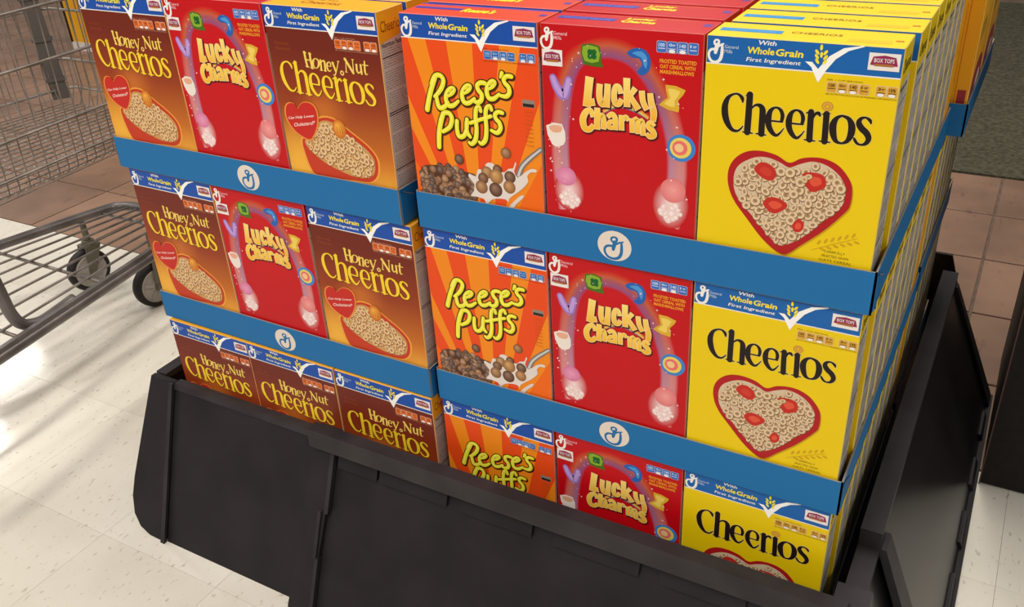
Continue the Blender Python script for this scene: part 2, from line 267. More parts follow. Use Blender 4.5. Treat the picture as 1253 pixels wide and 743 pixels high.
RIGHT = Matrix(((0, 0, 1, BW / 2), (1, 0, 0, -BD / 2), (0, 1, 0, 0), (0, 0, 0, 1)))
LEFT = Matrix(((0, 0, -1, -BW / 2), (-1, 0, 0, BD / 2), (0, 1, 0, 0), (0, 0, 0, 1)))
TOP = Matrix(((1, 0, 0, -BW / 2), (0, 1, 0, -BD / 2), (0, 0, 1, BH), (0, 0, 0, 1)))
PXW = BW / 0.193

def honey(u, z):
    v = z / BH
    dk, md, og, gd = lin((112, 36, 20)), lin((150, 58, 24)), lin((206, 116, 34)), lin((240, 176, 62))
    c = mix(md, dk, (v - 0.55) / 0.25) if v > 0.55 else mix(og, md, (v - 0.25) / 0.3)
    g = max(0, 1 - math.hypot((u - 0.12) / 0.35, (v - 0.18) / 0.3)); c = mix(c, gd, 1.3 * g)
    g = max(0, 1 - math.hypot((u - 0.92) / 0.3, (v - 0.1) / 0.2)); c = mix(c, gd, 1.1 * g)
    g = max(0, 1 - math.hypot((u - 0.42) / 0.25, (v - 0.52) / 0.12)); c = mix(c, lin((214, 120, 44)), 0.8 * g)
    return c
def red_bg(u, z):
    return mix(RED, lin((206, 14, 24)), max(0, 1 - math.hypot((u - 0.5) / 0.5, (z - 0.2) / 0.13)) * 0.6)
KIND = dict(yellow=(lambda u, z: YEL, YEL, YEL), red=(red_bg, RED, RED), orange=(lambda u, z: ORG, lin((226, 70, 40)), lin((232, 92, 40))),
            honey=(honey, GOLD, GOLD), golden=(lambda u, z: mix(lin((232, 150, 22)), lin((240, 186, 30)), z / BH), GOLD, lin((238, 170, 30))))
def carton_mesh(kind):
    f, topc, sidec = KIND[kind]; m = MB(); W2, D2 = BW / 2, BD / 2; e = 0.0008
    nx, nz_ = (14, 22) if kind in ('honey', 'red', 'golden') else (2, 2)
    v = []; cl = []
    for j in range(nz_ + 1):
        for i in range(nx + 1):
            u = i / nx; z = BH * j / nz_; v.append((-W2 + e + (BW - 2 * e) * u, -D2, e + (BH - 2 * e) * j / nz_)); cl.append(f(u, z))
    m.v += v; m.c += cl; m.f += [(j * (nx + 1) + i, j * (nx + 1) + i + 1, (j + 1) * (nx + 1) + i + 1, (j + 1) * (nx + 1) + i) for j in range(nz_) for i in range(nx)]
    def quad(a, b, c, d, col): m.add([a, b, c, d], [(0, 1, 2, 3)], col)
    quad((W2, -D2 + e, e), (W2, D2 - e, e), (W2, D2 - e, BH - e), (W2, -D2 + e, BH - e), sidec)
    quad((-W2, D2 - e, e), (-W2, -D2 + e, e), (-W2, -D2 + e, BH - e), (-W2, D2 - e, BH - e), sidec)
    quad((W2 - e, D2, e), (-W2 + e, D2, e), (-W2 + e, D2, BH - e), (W2 - e, D2, BH - e), sidec)
    quad((-W2 + e, -D2 + e, 0), (-W2 + e, D2 - e, 0), (W2 - e, D2 - e, 0), (W2 - e, -D2 + e, 0), PAPER)
    quad((-W2 + e, -D2 + e, BH), (W2 - e, -D2 + e, BH), (W2 - e, D2 - e, BH), (-W2 + e, D2 - e, BH), topc)
    hb = f(0.5, BH)
    # folded edges (small chamfers)
    for sx in (-1, 1):
        for sy in (-1, 1):
            a = [(sx * W2, sy * (D2 - e)), (sx * (W2 - e), sy * D2)]
            q = [(a[0][0], a[0][1], e), (a[1][0], a[1][1], e), (a[1][0], a[1][1], BH - e), (a[0][0], a[0][1], BH - e)]
            if sx * sy > 0: q = q
            quad(*q, mix(sidec, WHITE, 0.15))
        for (z, ez) in ((BH, BH - e), (0, e)):
            quad((sx * W2, -D2 + e, ez), (sx * W2, D2 - e, ez), (sx * (W2 - e), D2 - e, z), (sx * (W2 - e), -D2 + e, z), mix(topc, WHITE, 0.15))
    for sy in (-1, 1):
        for (z, ez) in ((BH, BH - e), (0, e)):
            quad((-W2 + e, sy * D2, ez), (W2 - e, sy * D2, ez), (W2 - e, sy * (D2 - e), z), (-W2 + e, sy * (D2 - e), z), mix(topc, WHITE, 0.15))
    return m

def gee(p, x, z, k, col, fat=1.12):
    for st in T('gee'): p.stroke([(x + a * k * (.88 if fat > 1.2 else 1), z + b * k * (1.12 if fat > 1.2 else 1), c * k * fat) for a, b, c in st], col, sub=3)
def header(kind):
    """blue band with company script, grain claim and tick; returns three prints"""
    b = DKBLUE if kind in ('honey', 'orange') else BLUE
    band = Print(); band.L(1).rect(0.0008, BW - 0.0008, 0.2547, BH - 0.0008, b); band.L(2).rect(0.0008, BW - 0.0008, 0.2534, 0.2547, WHITE)
    t = Print().L(3); gee(t, 0.0108, 0.2690, 0.70, WHITE, 1.35)
    t.text('General', 0.0192, 0.0335, 0.2703, 0.2738, lin((190, 204, 220)), 0.005); t.text('Mills', 0.0192, 0.0275, 0.2655, 0.2692, lin((190, 204, 220)), 0.005)
    t.text('With', 0.0535, 0.0715, 0.2763, 0.2808, WHITE, 0.02, 0.15)
    t.text('Whole', 0.0430, 0.0700, 0.2668, 0.2738, LYEL, 0.028, 0.1); t.text('Grain', 0.0712, 0.0985, 0.2665, 0.2738, LYEL, 0.028, 0.1)
    t.text('First Ingredient', 0.0420, 0.0968, 0.2578, 0.2632, WHITE, 0.014, 0.15)
    g = Print().L(3)
    for st in T('check'): g.poly([(a, c) for a, c in st], lin((250, 248, 244)), 0)
    g.L(4)
    for i, st in enumerate(T('wheat')):
        x, z, _ = st[0]; g.disc(x, z, 0.0030, LYEL, 0.0014, 10, ang=(PI / 2 if i in (0, 7) else (2.2 if i % 2 else 0.95)))
    return band, t, g
def badge(x0, z0, w_=0.0285, h=0.0165):
    p = Print().L(5); p.rect(x0, x0 + w_, z0, z0 + h, lin((236, 228, 224)))
    p.L(6).poly([(x0 + .06 * w_, z0 + .3 * h), (x0 + .14 * w_, z0 + .78 * h), (x0 + .5 * w_, z0 + .88 * h), (x0 + .86 * w_, z0 + .78 * h), (x0 + .94 * w_, z0 + .3 * h), (x0 + .5 * w_, z0 + .24 * h)], lin((150, 40, 84)))
    p.L(7).rect(x0 + .2 * w_, x0 + .8 * w_, z0 + .24 * h, z0 + .38 * h, lin((170, 110, 50)))
    p.L(8).text('BOX TOPS', x0 + .18 * w_, x0 + .82 * w_, z0 + .46 * h, z0 + .7 * h, WHITE, 0.008)
    return p
def icons(x0, x1, zt, n, gap_after, back, fore, txt, line=None, h=0.0098):
    p = Print().L(3); tot = n + (0.5 if gap_after else 0); s = (x1 - x0) / tot; x = x0
    for i in range(n):
        a, b = x + s * .05, x + s * .95
        c = 0.0012
        P = [(a + c, zt - h), (b - c, zt - h), (b, zt - h + c), (b, zt - c), (b - c, zt), (a + c, zt), (a, zt - c), (a, zt - h + c)]
        p.L(3).poly([(q[0] + (0.0004 if q[0] > (a + b) / 2 else -0.0004), q[1] + (0.0004 if q[1] > zt - h / 2 else -0.0004)) for q in P], mix(back, WHITE, .6))
        p.L(4).poly(P, back)
        p.L(5).text(['100', '0g', '140', '1g', '3g', '10%'][i], a + s * .15, b - s * .15, zt - h * .5, zt - h * .15, fore, 0.03)
        p.rect(a + s * .12, b - s * .12, zt - h * .68, zt - h * .6, fore)
        if i in (1, 2, 4, 5): p.L(5).disc((a + b) / 2, zt - h * .86, s * .32, WHITE, h * .16, 10)
        x += s * (1.5 if gap_after and i == gap_after - 1 else 1)
    if line:
        p.L(3).text('PER 1 CUP SERVING', x0, x0 + (x1 - x0) * .5, zt + 0.0015, zt + 0.0029, line)
        p.text('SEE NUTRITION FACTS FOR AS PREPARED INFORMATION', x0, x1, zt - h - 0.003, zt - h - 0.0014, line)
    return p
def inside(x, z, P):
    r = False; j = len(P) - 1
    for i in range(len(P)):
        if (P[i][1] > z) != (P[j][1] > z) and x < (P[j][0] - P[i][0]) * (z - P[i][1]) / (P[j][1] - P[i][1]) + P[i][0]: r = not r
        j = i
    return r
def oat_rings(p, P, n, r, seed, light, dark, skip=()):
    rd = random.Random(seed); xs = [q[0] for q in P]; zs = [q[1] for q in P]; k = 0; pts = []
    for _ in range(6000):
        if k >= n: break
        x, z = rd.uniform(min(xs), max(xs)), rd.uniform(min(zs), max(zs))
        if not inside(x, z, P) or any(inside(x, z, q) for q in skip) or any(math.hypot(x - a, z - b) < r * 1.15 for a, b in pts): continue
        if sum(inside(x + r * 0.7 * math.cos(a), z + r * .7 * math.sin(a), P) for a in (0, 1.57, 3.14, 4.71)) < 4: continue
        pts.append((x, z)); k += 1
        rr = r * rd.uniform(.85, 1.1); sq = rd.choice((1, .9, .75, .55)); an = rd.uniform(0, 3.1); t = rd.random()
        p.disc(x + .0003, z - .0005, rr * 1.08, mix(dark, (0, 0, 0), .3), rr * 1.08 * sq, 10, an)
        p.disc(x, z, rr * .8, mix(dark, light, .2), rr * .8 * sq, 8, an)
        p.ring(x, z, rr, rr * .36, mix(dark, light, .35 + .2 * t), mix(light, dark, .12 * t), 12, sq, an)

def sparkles(p, pts):
    for x, z, r in pts:
        p.poly([(x, z + r), (x - r * .28, z + r * .28), (x - r, z), (x - r * .28, z - r * .28), (x, z - r), (x + r * .28, z - r * .28), (x + r, z), (x + r * .28, z + r * .28)][::-1], lin((246, 214, 216)))
def side_panel(kind, logo=False):
    """white facts panel on the narrow side: rows of tiny type between black rules"""
    p = Print(); e = 0.004 if kind == 'yellow' else 0.0012; x0, x1 = e, BD - 0.0012; zt = 0.243
    p.L(1).poly([(x0, 0.001), (x1, 0.001), (x1, zt + 0.006), (x0, zt)], PAPER)
    rd = random.Random(5); z = zt - 0.006; k = 0
    p.L(2).text('Nutrition Facts', x0 + .003, x1 - .008, zt - 0.006, zt + 0.0005, BLACK, 0.02)
    while z > 0.012:
        z -= 0.0031; k += 1
        if k in (4, 27, 28, 52):
            p.rect(x0 + .002, x1 - .002, z - .0004, z + .0011, BLACK); continue
        if k % 9 == 0: continue
        x = x0 + 0.003
        end = x1 - .003 - (rd.random() * .02 if rd.random() < .3 else 0)
        while x < end - .003:
            l = min(rd.uniform(.002, .007), end - x); p.rect(x, x + l, z, z + .0013, mix(GREY, PAPER, rd.uniform(.1, .5))); x += l + .0011
    return p
def top_print(kind):
    p = Print().L(2)
    if kind == 'yellow':
        p.rect(.006, .070, .020, .033, lin((40, 140, 200))); p.L(3).text('Cholesterol Benefits', .012, .064, .024, .029, lin((110, 180, 220)), .01)
        p.L(3).text('CHEERIOS', .078, .128, .026, .034, lin((150, 110, 30)), 0.01); p.L(2).rect(.136, .176, .010, .022, lin((226, 188, 30)))
        p.L(3).text('400%', .178, .186, .020, .026, lin((200, 90, 40)), .02)
    elif kind == 'red':
        p.rect(.008, .078, .026, .038, lin((58, 66, 160))); p.L(3).text('WHOLE GRAIN', .014, .072, .029, .034, lin((120, 120, 200)), .01)
        p.L(3).text('Lucky', .088, .122, .036, .046, LYEL, .05, .1); p.text('Charms', .086, .126, .024, .035, LYEL, .05, .1)
        p.text('FROSTED TOASTED OAT CEREAL WITH MARSHMALLOWS', .064, .168, .0475, .0505, lin((236, 120, 30)), .01)
        p.L(2).rect(.178, .187, .030, .040, lin((90, 60, 150)))
    elif kind == 'orange':
        p.rect(.004, .072, .028, .038, lin((70, 60, 160))); p.L(3).text("Reese's", .074, .120, .022, .040, LYEL, .04, .2)
        p.L(2).rect(.001, BW - .001, .050, .0548, lin((90, 70, 170))); p.rect(.178, .187, .026, .036, lin((90, 60, 150)))
    else:
        p.text('Honey Nut', .050, .100, .036, .043, lin((150, 80, 20)), .01); p.text('Cheerios', .050, .116, .018, .033, lin((150, 80, 20)), .01)
    p.L(1).rect(.0008, BW - .0008, BD - .0022, BD - .0008, mix(KIND[kind][1], BLACK, .25))
    return p

# each list: (part name, print, matrix, sub-parts)
def art(kind):
    out = []
    if kind != 'red':
        a, b, c = header(kind); out.append(('header_band', a, FRONT, [('header_lettering', b, FRONT), ('check_mark', c, FRONT), ('coupon_badge', badge(.1595, .2605), FRONT)]))
    if kind == 'yellow':
        p = Print().L(2)
        for st in T('cheerios'): p.stroke(st, mix(YEL, WHITE, .3), 0.0008, sub=4)
        p.L(3)
        for st in T('cheerios'): p.stroke(st, BLACK, 0.00022, sub=5, k=1.12)
        x, z, r = T('yring')[0][0]; p.L(3).ring(x, z, .0058, .0015, lin((200, 140, 40)), lin((222, 166, 70)), 18, .85)
        out.append(('brand_lettering', p, FRONT, []))
        H = T('heart'); S = T('straw'); p = Print().L(2); p.poly([(a + .0012, b - .0016) for a, b in H[0]], lin((196, 150, 10)), 4)
        p.L(3).poly(H[0], lin((176, 26, 30)), 4); p.L(4).poly(H[1], lin((214, 190, 160)), 4)
        q = Print().L(5); oat_rings(q, H[1], 115, .0054, 3, lin((240, 214, 174)), lin((128, 78, 42)), ())
        s = Print().L(8)
        for i, P in enumerate(S):
            s.L(8).poly(P, lin((196, 44, 34)), 3); cx = sum(a[0] for a in P) / len(P); cz = sum(a[1] for a in P) / len(P)
            s.L(9).poly([(cx + (a - cx) * .55, cz + (b - cz) * .5) for a, b in P], lin((222, 84, 58)) if i else lin((206, 60, 46)), 3)
        s.L(10); 
        oat_rings(s, [(a, b) for a, b in S[1]][:3] + [(S[1][0][0], S[1][0][1] - .01)], 2, .0038, 4, lin((236, 208, 164)), lin((150, 108, 62)))
        hl = Print().L(4)
        hl.stroke([(H[0][4][0] * .5 + H[1][4][0] * .5, H[0][4][1] * .5 + H[1][4][1] * .5, .0008), (H[0][6][0] * .5 + H[1][6][0] * .5, H[0][6][1], .0016), (H[0][8][0] * .5 + H[1][8][0] * .5, H[0][8][1], .0006)], lin((206, 70, 66)))
        out.append(('heart_bowl_picture', p, FRONT, [('oat_ring_print', q, FRONT), ('strawberry_print', s, FRONT)]))
        p = icons(.1235, .190, .2455, 6, 4, lin((214, 160, 50)), lin((90, 56, 20)), None, lin((120, 84, 20)))
        out.append(('nutrition_icons', p, FRONT, []))
        p = Print().L(2); c = lin((206, 160, 20))
        for i in range(6):
            t = i / 5; x = .135 + .034 * t; z = .068 + .014 * t
            p.disc(x, z + .0045, .0035, c, .0014, 8, 1.1); p.disc(x + .004, z - .003, .0035, c, .0014, 8, -.3)
        p.stroke([(.128, .062, .0007), (.150, .073, .0009), (.173, .084, .0006)], c)
        for i, t in enumerate(('CAREFULLY', 'SELECTED GRAIN', 'OATS CEREAL')): p.L(3).text(t, .141 - .002 * i, .163 + .004 * i, .062 - .0052 * i, .0648 - .0052 * i, lin((120, 92, 14)))
        out.append(('grain_sprig_print', p, FRONT, []))
    if kind == 'honey':
        def aff(st, k): return [(.0135 + (x - .0208) * 1.066, z - .0153 - .0075 * (x - .0208) / .151, q * k) for x, z, q in st]
        p = Print().L(2)
        for st in T('cheerios'): p.stroke(aff(st, .86), lin((84, 30, 14)), .0007, sub=4, dx=.0004, dz=-.0005)
        p.L(3)
        for st in T('cheerios'): p.stroke(aff(st, .82), lin((246, 208, 44)), 0.0003, sub=5, k=1.12)
        out.append(('brand_lettering', p, FRONT, []))
        p = Print().L(3)
        for st in T('honeynut'): p.stroke(st, lin((244, 210, 96)), sub=4)
        x, z, r = T('hring')[0][0]; p.ring(x, z, .0034, .0016, lin((236, 200, 90)), lin((246, 216, 120)), 14)
        out.append(('flavour_lettering', p, FRONT, []))
        p = Print().L(2); c = lin((150, 70, 28)); p.text('Naturally', .012, .038, .2300, .2350, c, 0, .1); p.text('Flavored', .012, .038, .2235, .2285, c, 0, .1)
        out.append(('claim_lettering', p, FRONT, []))
        p = Print().L(2); Bo = T('hnbowl'); cen = (.1, .09)
        p.poly([(a + (a - .1) * .05, b + (b - .09) * .05) for a, b in Bo[0]], lin((236, 160, 60)), 3); p.L(3).poly(Bo[0], lin((196, 58, 30)), 3); p.L(4).poly(Bo[1], lin((202, 152, 88)), 3)
        q = Print().L(5); oat_rings(q, Bo[1], 80, .0060, 8, lin((246, 212, 156)), lin((136, 66, 30)))
        s = Print().L(8); x, z, r = T('hnball')[0][0]
        s.disc(x, z, .0118, lin((196, 100, 22)), .0135, 24, ctr=lin((250, 180, 70)), off=(-.3, .3))
        for k in (-1, 0, 1): s.L(9).stroke([(x + k * .004, z + .004, .0005), (x + k * .0045 + .001, z - .006, .0009)], lin((150, 70, 16)))
        out.append(('bowl_picture', p, FRONT, [('oat_ring_print', q, FRONT), ('honey_drop_print', s, FRONT)]))
        p = Print(); Hh = T('hnheart')[0]; cx = sum(a for a, b in Hh) / len(Hh); cz = sum(b for a, b in Hh) / len(Hh)
        p.L(10).poly([(cx + (a - cx) * 1.09, cz + (b - cz) * 1.07) for a, b in Hh], lin((232, 140, 60)), 3); p.L(11).poly(Hh, lin((198, 40, 32)), 3)
        p.L(12).text('Can Help Lower', .0135, .0625, .1255, .1305, lin((250, 220, 210)), .01, .15, tilt=.009); p.text('Cholesterol*', .022, .062, .1170, .1225, lin((250, 220, 210)), .01, .15, tilt=.008)
        out.append(('heart_claim', p, FRONT, []))
        out.append(('nutrition_icons', icons(.118, .187, .2450, 6, 4, lin((226, 112, 40)), lin((150, 60, 24)), None, lin((210, 150, 110)), .0115), FRONT, []))
    if kind == 'orange':
        p = Print().L(1); cx, cz = .095, -.02; dk = lin((234, 76, 22)); lt = lin((242, 138, 24))
        n = 11; zt = .2534
        edges = [-.10, -.055, -.028, .010, .036, .066, .103, .140, .168, .215, .27]
        for i in range(0, len(edges) - 1):
            a, b = edges[i], edges[i + 1]
            P = [(a, zt), (b, zt), (cx + (b - cx) * .18, .001), (cx + (a - cx) * .18, .001)]
            # clip against the face sides
            def clip(P, f, g):
                o = []
                for k in range(len(P)):
                    A, B = P[k], P[(k + 1) % len(P)]
                    if f(A) >= 0: o.append(A)
                    if f(A) * f(B) < 0:
                        t = f(A) / (f(A) - f(B)); o.append((A[0] + (B[0] - A[0]) * t, A[1] + (B[1] - A[1]) * t))
                return o
            P = clip(P, lambda q: q[0] - .0009, 0)
            P = clip(P, lambda q: BW - .0009 - q[0], 0) if P else P
            if len(P) >= 3: p.poly(P, dk if i % 2 == 0 else lt)
        out.append(('sunburst_print', p, FRONT, []))
        p = Print(); R_ = T('reeses')
        p.L(2)
        for st in R_: p.stroke(st, lin((86, 34, 12)), .0023, dx=.0009, dz=-.0011)
        p.L(3)
        for st in R_: p.stroke(st, lin((30, 18, 8)), .0016)
        p.L(4)
        for st in R_: p.stroke(st, lin((238, 226, 36)), .0003)
        p.L(5)
        for st in R_: p.stroke(st, lin((250, 244, 110)), dx=-.0004, dz=.0004, k=.34)
        out.append(('brand_lettering', p, FRONT, []))
        out.append(('nutrition_icons', icons(.118, .187, .2460, 6, 4, lin((40, 104, 180)), lin((160, 190, 230)), None, lin((140, 60, 10))), FRONT, []))
        p = Print().L(2); p.rect(.167, .184, .183, .192, lin((140, 130, 120))); p.L(3).rect(.168, .183, .1835, .1875, lin((40, 32, 30)))
        for k in range(9): p.L(3).text(['Sweet', 'Crunchy', 'Corn', 'Puffs', 'made', 'with', 'Peanut', 'Butter', 'Cocoa'][k], .170, .181, .176 - k * .0052, .179 - k * .0052, lin((196, 84, 10)))
        out.append(('side_note_print', p, FRONT, []))
        p = Print(); S = T('splash'); Bo = T('rbowl')[0]
        p.L(6).poly(Bo, lin((84, 48, 30)), 2)
        rd = random.Random(2); xs = [q[0] for q in Bo]; zs = [q[1] for q in Bo]
        grid = sorted([(rd.uniform(min(xs), max(xs)), rd.uniform(min(zs), max(zs))) for _ in range(150)], key=lambda t: -t[1])
        kk = 0
        for x, z in grid:
            if inside(x, z, Bo):
                c = rd.choice((lin((104, 62, 40)), lin((150, 100, 58)), lin((182, 130, 82)), lin((84, 46, 34))))
                r = rd.uniform(.0042, .0058); p.L(7); p.sub = kk; kk += 1; p.disc(x, z, r, mix(c, BLACK, .35), r * 1.05, 12, ctr=mix(c, WHITE, .18), off=(-.25, .35))
        p.L(9).poly(S[0], lin((226, 214, 206)), 2); p.poly(S[1], lin((222, 208, 200)), 2)
        out.append(('cereal_bowl_picture', p, FRONT, []))
        p = Print().L(8); sp = T('spoon')[0]; p.stroke(sp, lin((120, 116, 114)), .0005); p.L(9).stroke(sp, lin((206, 200, 194)), k=.5)
        out.append(('spoon_print', p, FRONT, []))
        for i, st in enumerate(T('puffs')):
            p = Print().L(10); p.sub = i * 2
            x, z, d = st[0]; c = [(188, 134, 80), (120, 70, 46), (112, 62, 42), (104, 56, 40), (206, 146, 74), (176, 122, 74), (194, 132, 72), (98, 54, 42), (104, 60, 42), (170, 116, 70)][i]
            c = lin(c); p.disc(x, z, d / 2, mix(c, lin((60, 26, 12)), .6), d / 2, 18, ctr=mix(c, lin((250, 220, 180)), .22), off=(-.25, .35))
            out.append(('puff_print', p, FRONT, []))
    if kind == 'red':
        p = Print().L(3); gee(p, .0085, .2685, .70, WHITE, 1.35); p.text('General', .0165, .0335, .2705, .2745, lin((240, 190, 196)), .005); p.text('Mills', .0165, .0265, .2655, .2695, lin((240, 190, 196)), .005)
        out.append(('header_lettering', p, FRONT, [])); out.append(('coupon_badge', badge(.0015, .2355, .0255, .0185), FRONT, []))
        # rainbow arch
        path = [(.150, .06), (.120, .10), (.110, .135), (.118, .170), (.150, .212), (.205, .240), (.300, .2545), (.445, .2605), (.590, .2530), (.700, .2330), (.790, .205), (.850, .170), (.872, .140), (.868, .105), (.840, .06)]
        pp = smoothpts([(u * BW, z) for u, z in path], 5); n = len(pp); p = Print().L(1)
        lanes = [(-.0125, None), (-.0080, lin((200, 58, 34))), (-.0030, lin((196, 92, 62))), (.0020, lin((168, 84, 96))), (.0080, lin((146, 80, 126))), (.0125, None)]
        V = []; cl = []
        for i, (x, z) in enumerate(pp):
            a, b = pp[max(i - 1, 0)], pp[min(i + 1, n - 1)]; tx, tz = b[0] - a[0], b[1] - a[1]; l = math.hypot(tx, tz); tx /= l; tz /= l
            g = max(0, 1 - min(i, n - 1 - i) / 22)
            for o, c in lanes:
                q = (min(max(x + tz * o, .001), BW - .001), z - tx * o); V.append(q); cl.append(red_bg(q[0] / BW, q[1]) if c is None else mix(c, lin((222, 170, 180)), .75 * g))
        k = len(lanes); p.add(V, [(i * k + j, i * k + j + 1, (i + 1) * k + j + 1, (i + 1) * k + j) for i in range(n - 1) for j in range(k - 1)], cl)
        rd2 = random.Random(9)
        for u, z, rx, rz in ((.84, .088, .022, .030), (.165, .085, .020, .026)):
            p.L(2).disc(u * BW, z, rx, red_bg(u, z), rz, 28, ctr=lin((250, 226, 226))); 
            for k in range(60):
                a = rd2.uniform(0, 6.3); t = rd2.random() ** .6; p.L(3); p.sub = k; p.disc(u * BW + rx * .55 * t * math.cos(a), z - .010 + rz * .36 * t * math.sin(a), rd2.uniform(.0025, .0048), lin((232, 196, 194)), seg=10, ctr=lin((252, 244, 238)))
        sp = Print().L(12); rd = random.Random(11); S = []
        for _ in range(62):
            i = rd.randrange(n); x, z = pp[i]; S.append((min(max(x + rd.uniform(-.015, .015), .004), BW - .004), z + rd.uniform(-.013, .012), rd.choice((.0008, .0011, .0018))))
        sparkles(sp, S)
        out.append(('rainbow_print', p, FRONT, [('sparkle_print', sp, FRONT)]))
        p = Print()
        def at(u, z): return u * BW, z
        x, z = at(.334, .251); p.L(4).poly([(x - .013, z + .011), (x + .009, z + .011), (x + .011, z - .006), (x + .013, z - .012), (x - .006, z - .011), (x - .011, z - .008)], lin((70, 110, 24)), 2)
        p.L(5).poly([(x - .011, z + .0095), (x + .007, z + .0095), (x + .008, z - .006), (x - .009, z - .0065)], lin((136, 172, 44)), 2)
        for a in range(4): p.L(6).disc(x + .0035 * math.cos(a * 1.57 + .8), z + .0015 + .0035 * math.sin(a * 1.57 + .8), .0032, lin((20, 104, 44)), seg=10)
        out.append(('marshmallow_print', p, FRONT, [])); p = Print()
        x, z = at(.623, .2514); p.L(4).poly([(x - .014, z + .006), (x - .004, z + .012), (x + .008, z + .010), (x + .014, z), (x + .012, z - .012), (x + .004, z - .017), (x - .002, z - .014), (x + .004, z - .006), (x, z + .001), (x - .007, z + .001)], lin((36, 96, 176)), 2)
        p.L(5).poly([(x - .008, z + .006), (x + .003, z + .009), (x + .010, z + .002), (x + .009, z - .009), (x + .006, z - .006), (x + .003, z + .002)], lin((76, 150, 216)), 2)
        out.append(('marshmallow_print', p, FRONT, [])); p = Print()
        x, z = at(.834, .2117); p.L(4).poly([(x - .009, z + .015), (x + .014, z + .011), (x + .006, z - .001), (x + .007, z - .014), (x - .016, z - .008), (x - .006, z + .001)], lin((220, 172, 50)), 2)
        p.L(5).poly([(x - .006, z + .011), (x + .008, z + .009), (x + .002, z - .002), (x + .002, z - .009), (x - .010, z - .006), (x - .003, z + .001)], lin((238, 206, 96)), 2)
        out.append(('marshmallow_print', p, FRONT, [])); p = Print()
        x, z = at(.894, .1575); x = min(x, BW - .0175)
        for j, (r, c) in enumerate(((.0165, (56, 130, 206)), (.0125, (232, 206, 90)), (.0088, (232, 110, 110)), (.0052, (240, 200, 140)))): p.L(4 + j).disc(x - j * .0008, z, r, lin(c), r * .95, 22)
        out.append(('marshmallow_print', p, FRONT, [])); p = Print()
        x, z = at(.132, .212); p.L(4).stroke([(x - .011, z + .010, .009), (x - .006, z - .001, .011), (x + .002, z - .010, .012), (x + .006, z - .002, .011), (x + .009, z + .009, .009)], lin((160, 120, 196))); p.L(5).stroke([(x - .011, z + .010, .005), (x - .006, z - .001, .006), (x + .002, z - .010, .006), (x + .006, z - .002, .006), (x + .009, z + .009, .005)], lin((190, 156, 218)))
        out.append(('marshmallow_print', p, FRONT, [])); p = Print()
        x, z = at(.085, .154); p.L(4).poly([(x - .013, z + .010), (x + .008, z + .014), (x + .012, z - .006), (x + .004, z - .014), (x - .006, z - .012)], lin((238, 226, 216)), 2); p.L(5).poly([(x - .009, z + .010), (x + .007, z + .012), (x + .006, z + .004), (x - .005, z + .003)], lin((232, 170, 140)), 2)
        out.append(('marshmallow_print', p, FRONT, [])); p = Print()
        x, z = at(.853, .1060); p.L(4).disc(x, z, .0150, lin((222, 120, 122)), .0150, 26, ctr=lin((240, 158, 152)))
        out.append(('marshmallow_print', p, FRONT, [])); p = Print()
        x, z = at(.145, .1035); p.L(4).disc(x, z, .0135, lin((212, 118, 160)), .0120, 26, ctr=lin((232, 156, 186)))
        out.append(('marshmallow_print', p, FRONT, []))
        p = Print(); Lk = T('lucky'); bow = T('luckybow')[0]
        for j, c in enumerate(((206, 60, 40), (236, 150, 60), (224, 200, 90), (110, 120, 150))): p.L(2 + j).stroke([(a, b - j * .0016 + .003, q * .9 - j * .0011) for a, b, q in bow], lin(c))
        p.L(6)
        for st in Lk: p.stroke(st, lin((84, 10, 14)), .0013, caps=False, dx=.0008, dz=-.0012)
        p.L(7)
        for st in Lk: p.stroke(st, lin((250, 214, 150)), .0003, caps=False)
        p.L(8)
        global CG
        for i, st in enumerate(Lk):
            CG = (.186, .228) if i < 10 else (.160, .190)
            p.stroke(st, lin((252, 222, 120)) if i < 10 else lin((250, 210, 90)), -.0005, caps=False, col2=lin((240, 176, 40)))
        out.append(('brand_lettering', p, FRONT, []))
        p = icons(.139, .1855, .2725, 4, 0, lin((60, 110, 190)), lin((200, 214, 240)), None, None, .0115); 
        out.append(('nutrition_icons', p, FRONT, []))
        p = Print().L(3)
        for k, t in enumerate(('FROSTED TOASTED', 'OAT CEREAL WITH', 'MARSHMALLOWS')): p.text(t, .143 + .0003 * k, .184 - .0012 * k, .2497 - .0057 * k, .2540 - .0057 * k, lin((240, 160, 40)), .03)
        out.append(('product_lettering', p, FRONT, []))
    if kind == 'golden':
        p = Print().L(2); p.rect(.001, BW - .001, .262, BH - .001, lin((60, 60, 150))); p.rect(.03, .09, .14, .165, lin((150, 120, 20)))
        for k in range(4): p.L(3).rect(.034, .085 - .006 * k, .143 + .005 * k, .1455 + .005 * k, lin((210, 180, 60)))
        p.L(2).poly([(.02, .02), (.17, .02), (.16, .085), (.09, .10), (.03, .08)], lin((150, 40, 60)), 3); p.L(3).disc(.12, .055, .03, lin((226, 200, 190)), .02, 16); p.disc(.06, .05, .02, lin((80, 60, 130)), .014, 16)
        p.L(2).disc(.13, .20, .03, lin((170, 50, 70)), .02, 16)
        out.append(('front_print', p, FRONT, []))
        p = Print().L(1); p.rect(.001, BD - .001, .246, BH - .001, lin((50, 62, 160))); p.L(1).rect(.001, .017, .001, .246, lin((244, 186, 30))); p.L(2).rect(.0175, .0187, .001, .246, lin((190, 60, 30)))
        p.rect(.036, .0372, .001, .246, lin((206, 110, 20))); p.L(3).rect(.022, .033, .08, .20, lin((226, 150, 20))); p.rect(.040, .052, .02, .07, lin((160, 50, 60)))
        out.append(('side_print', p, LEFT, []))
    return out
PROTO = {}
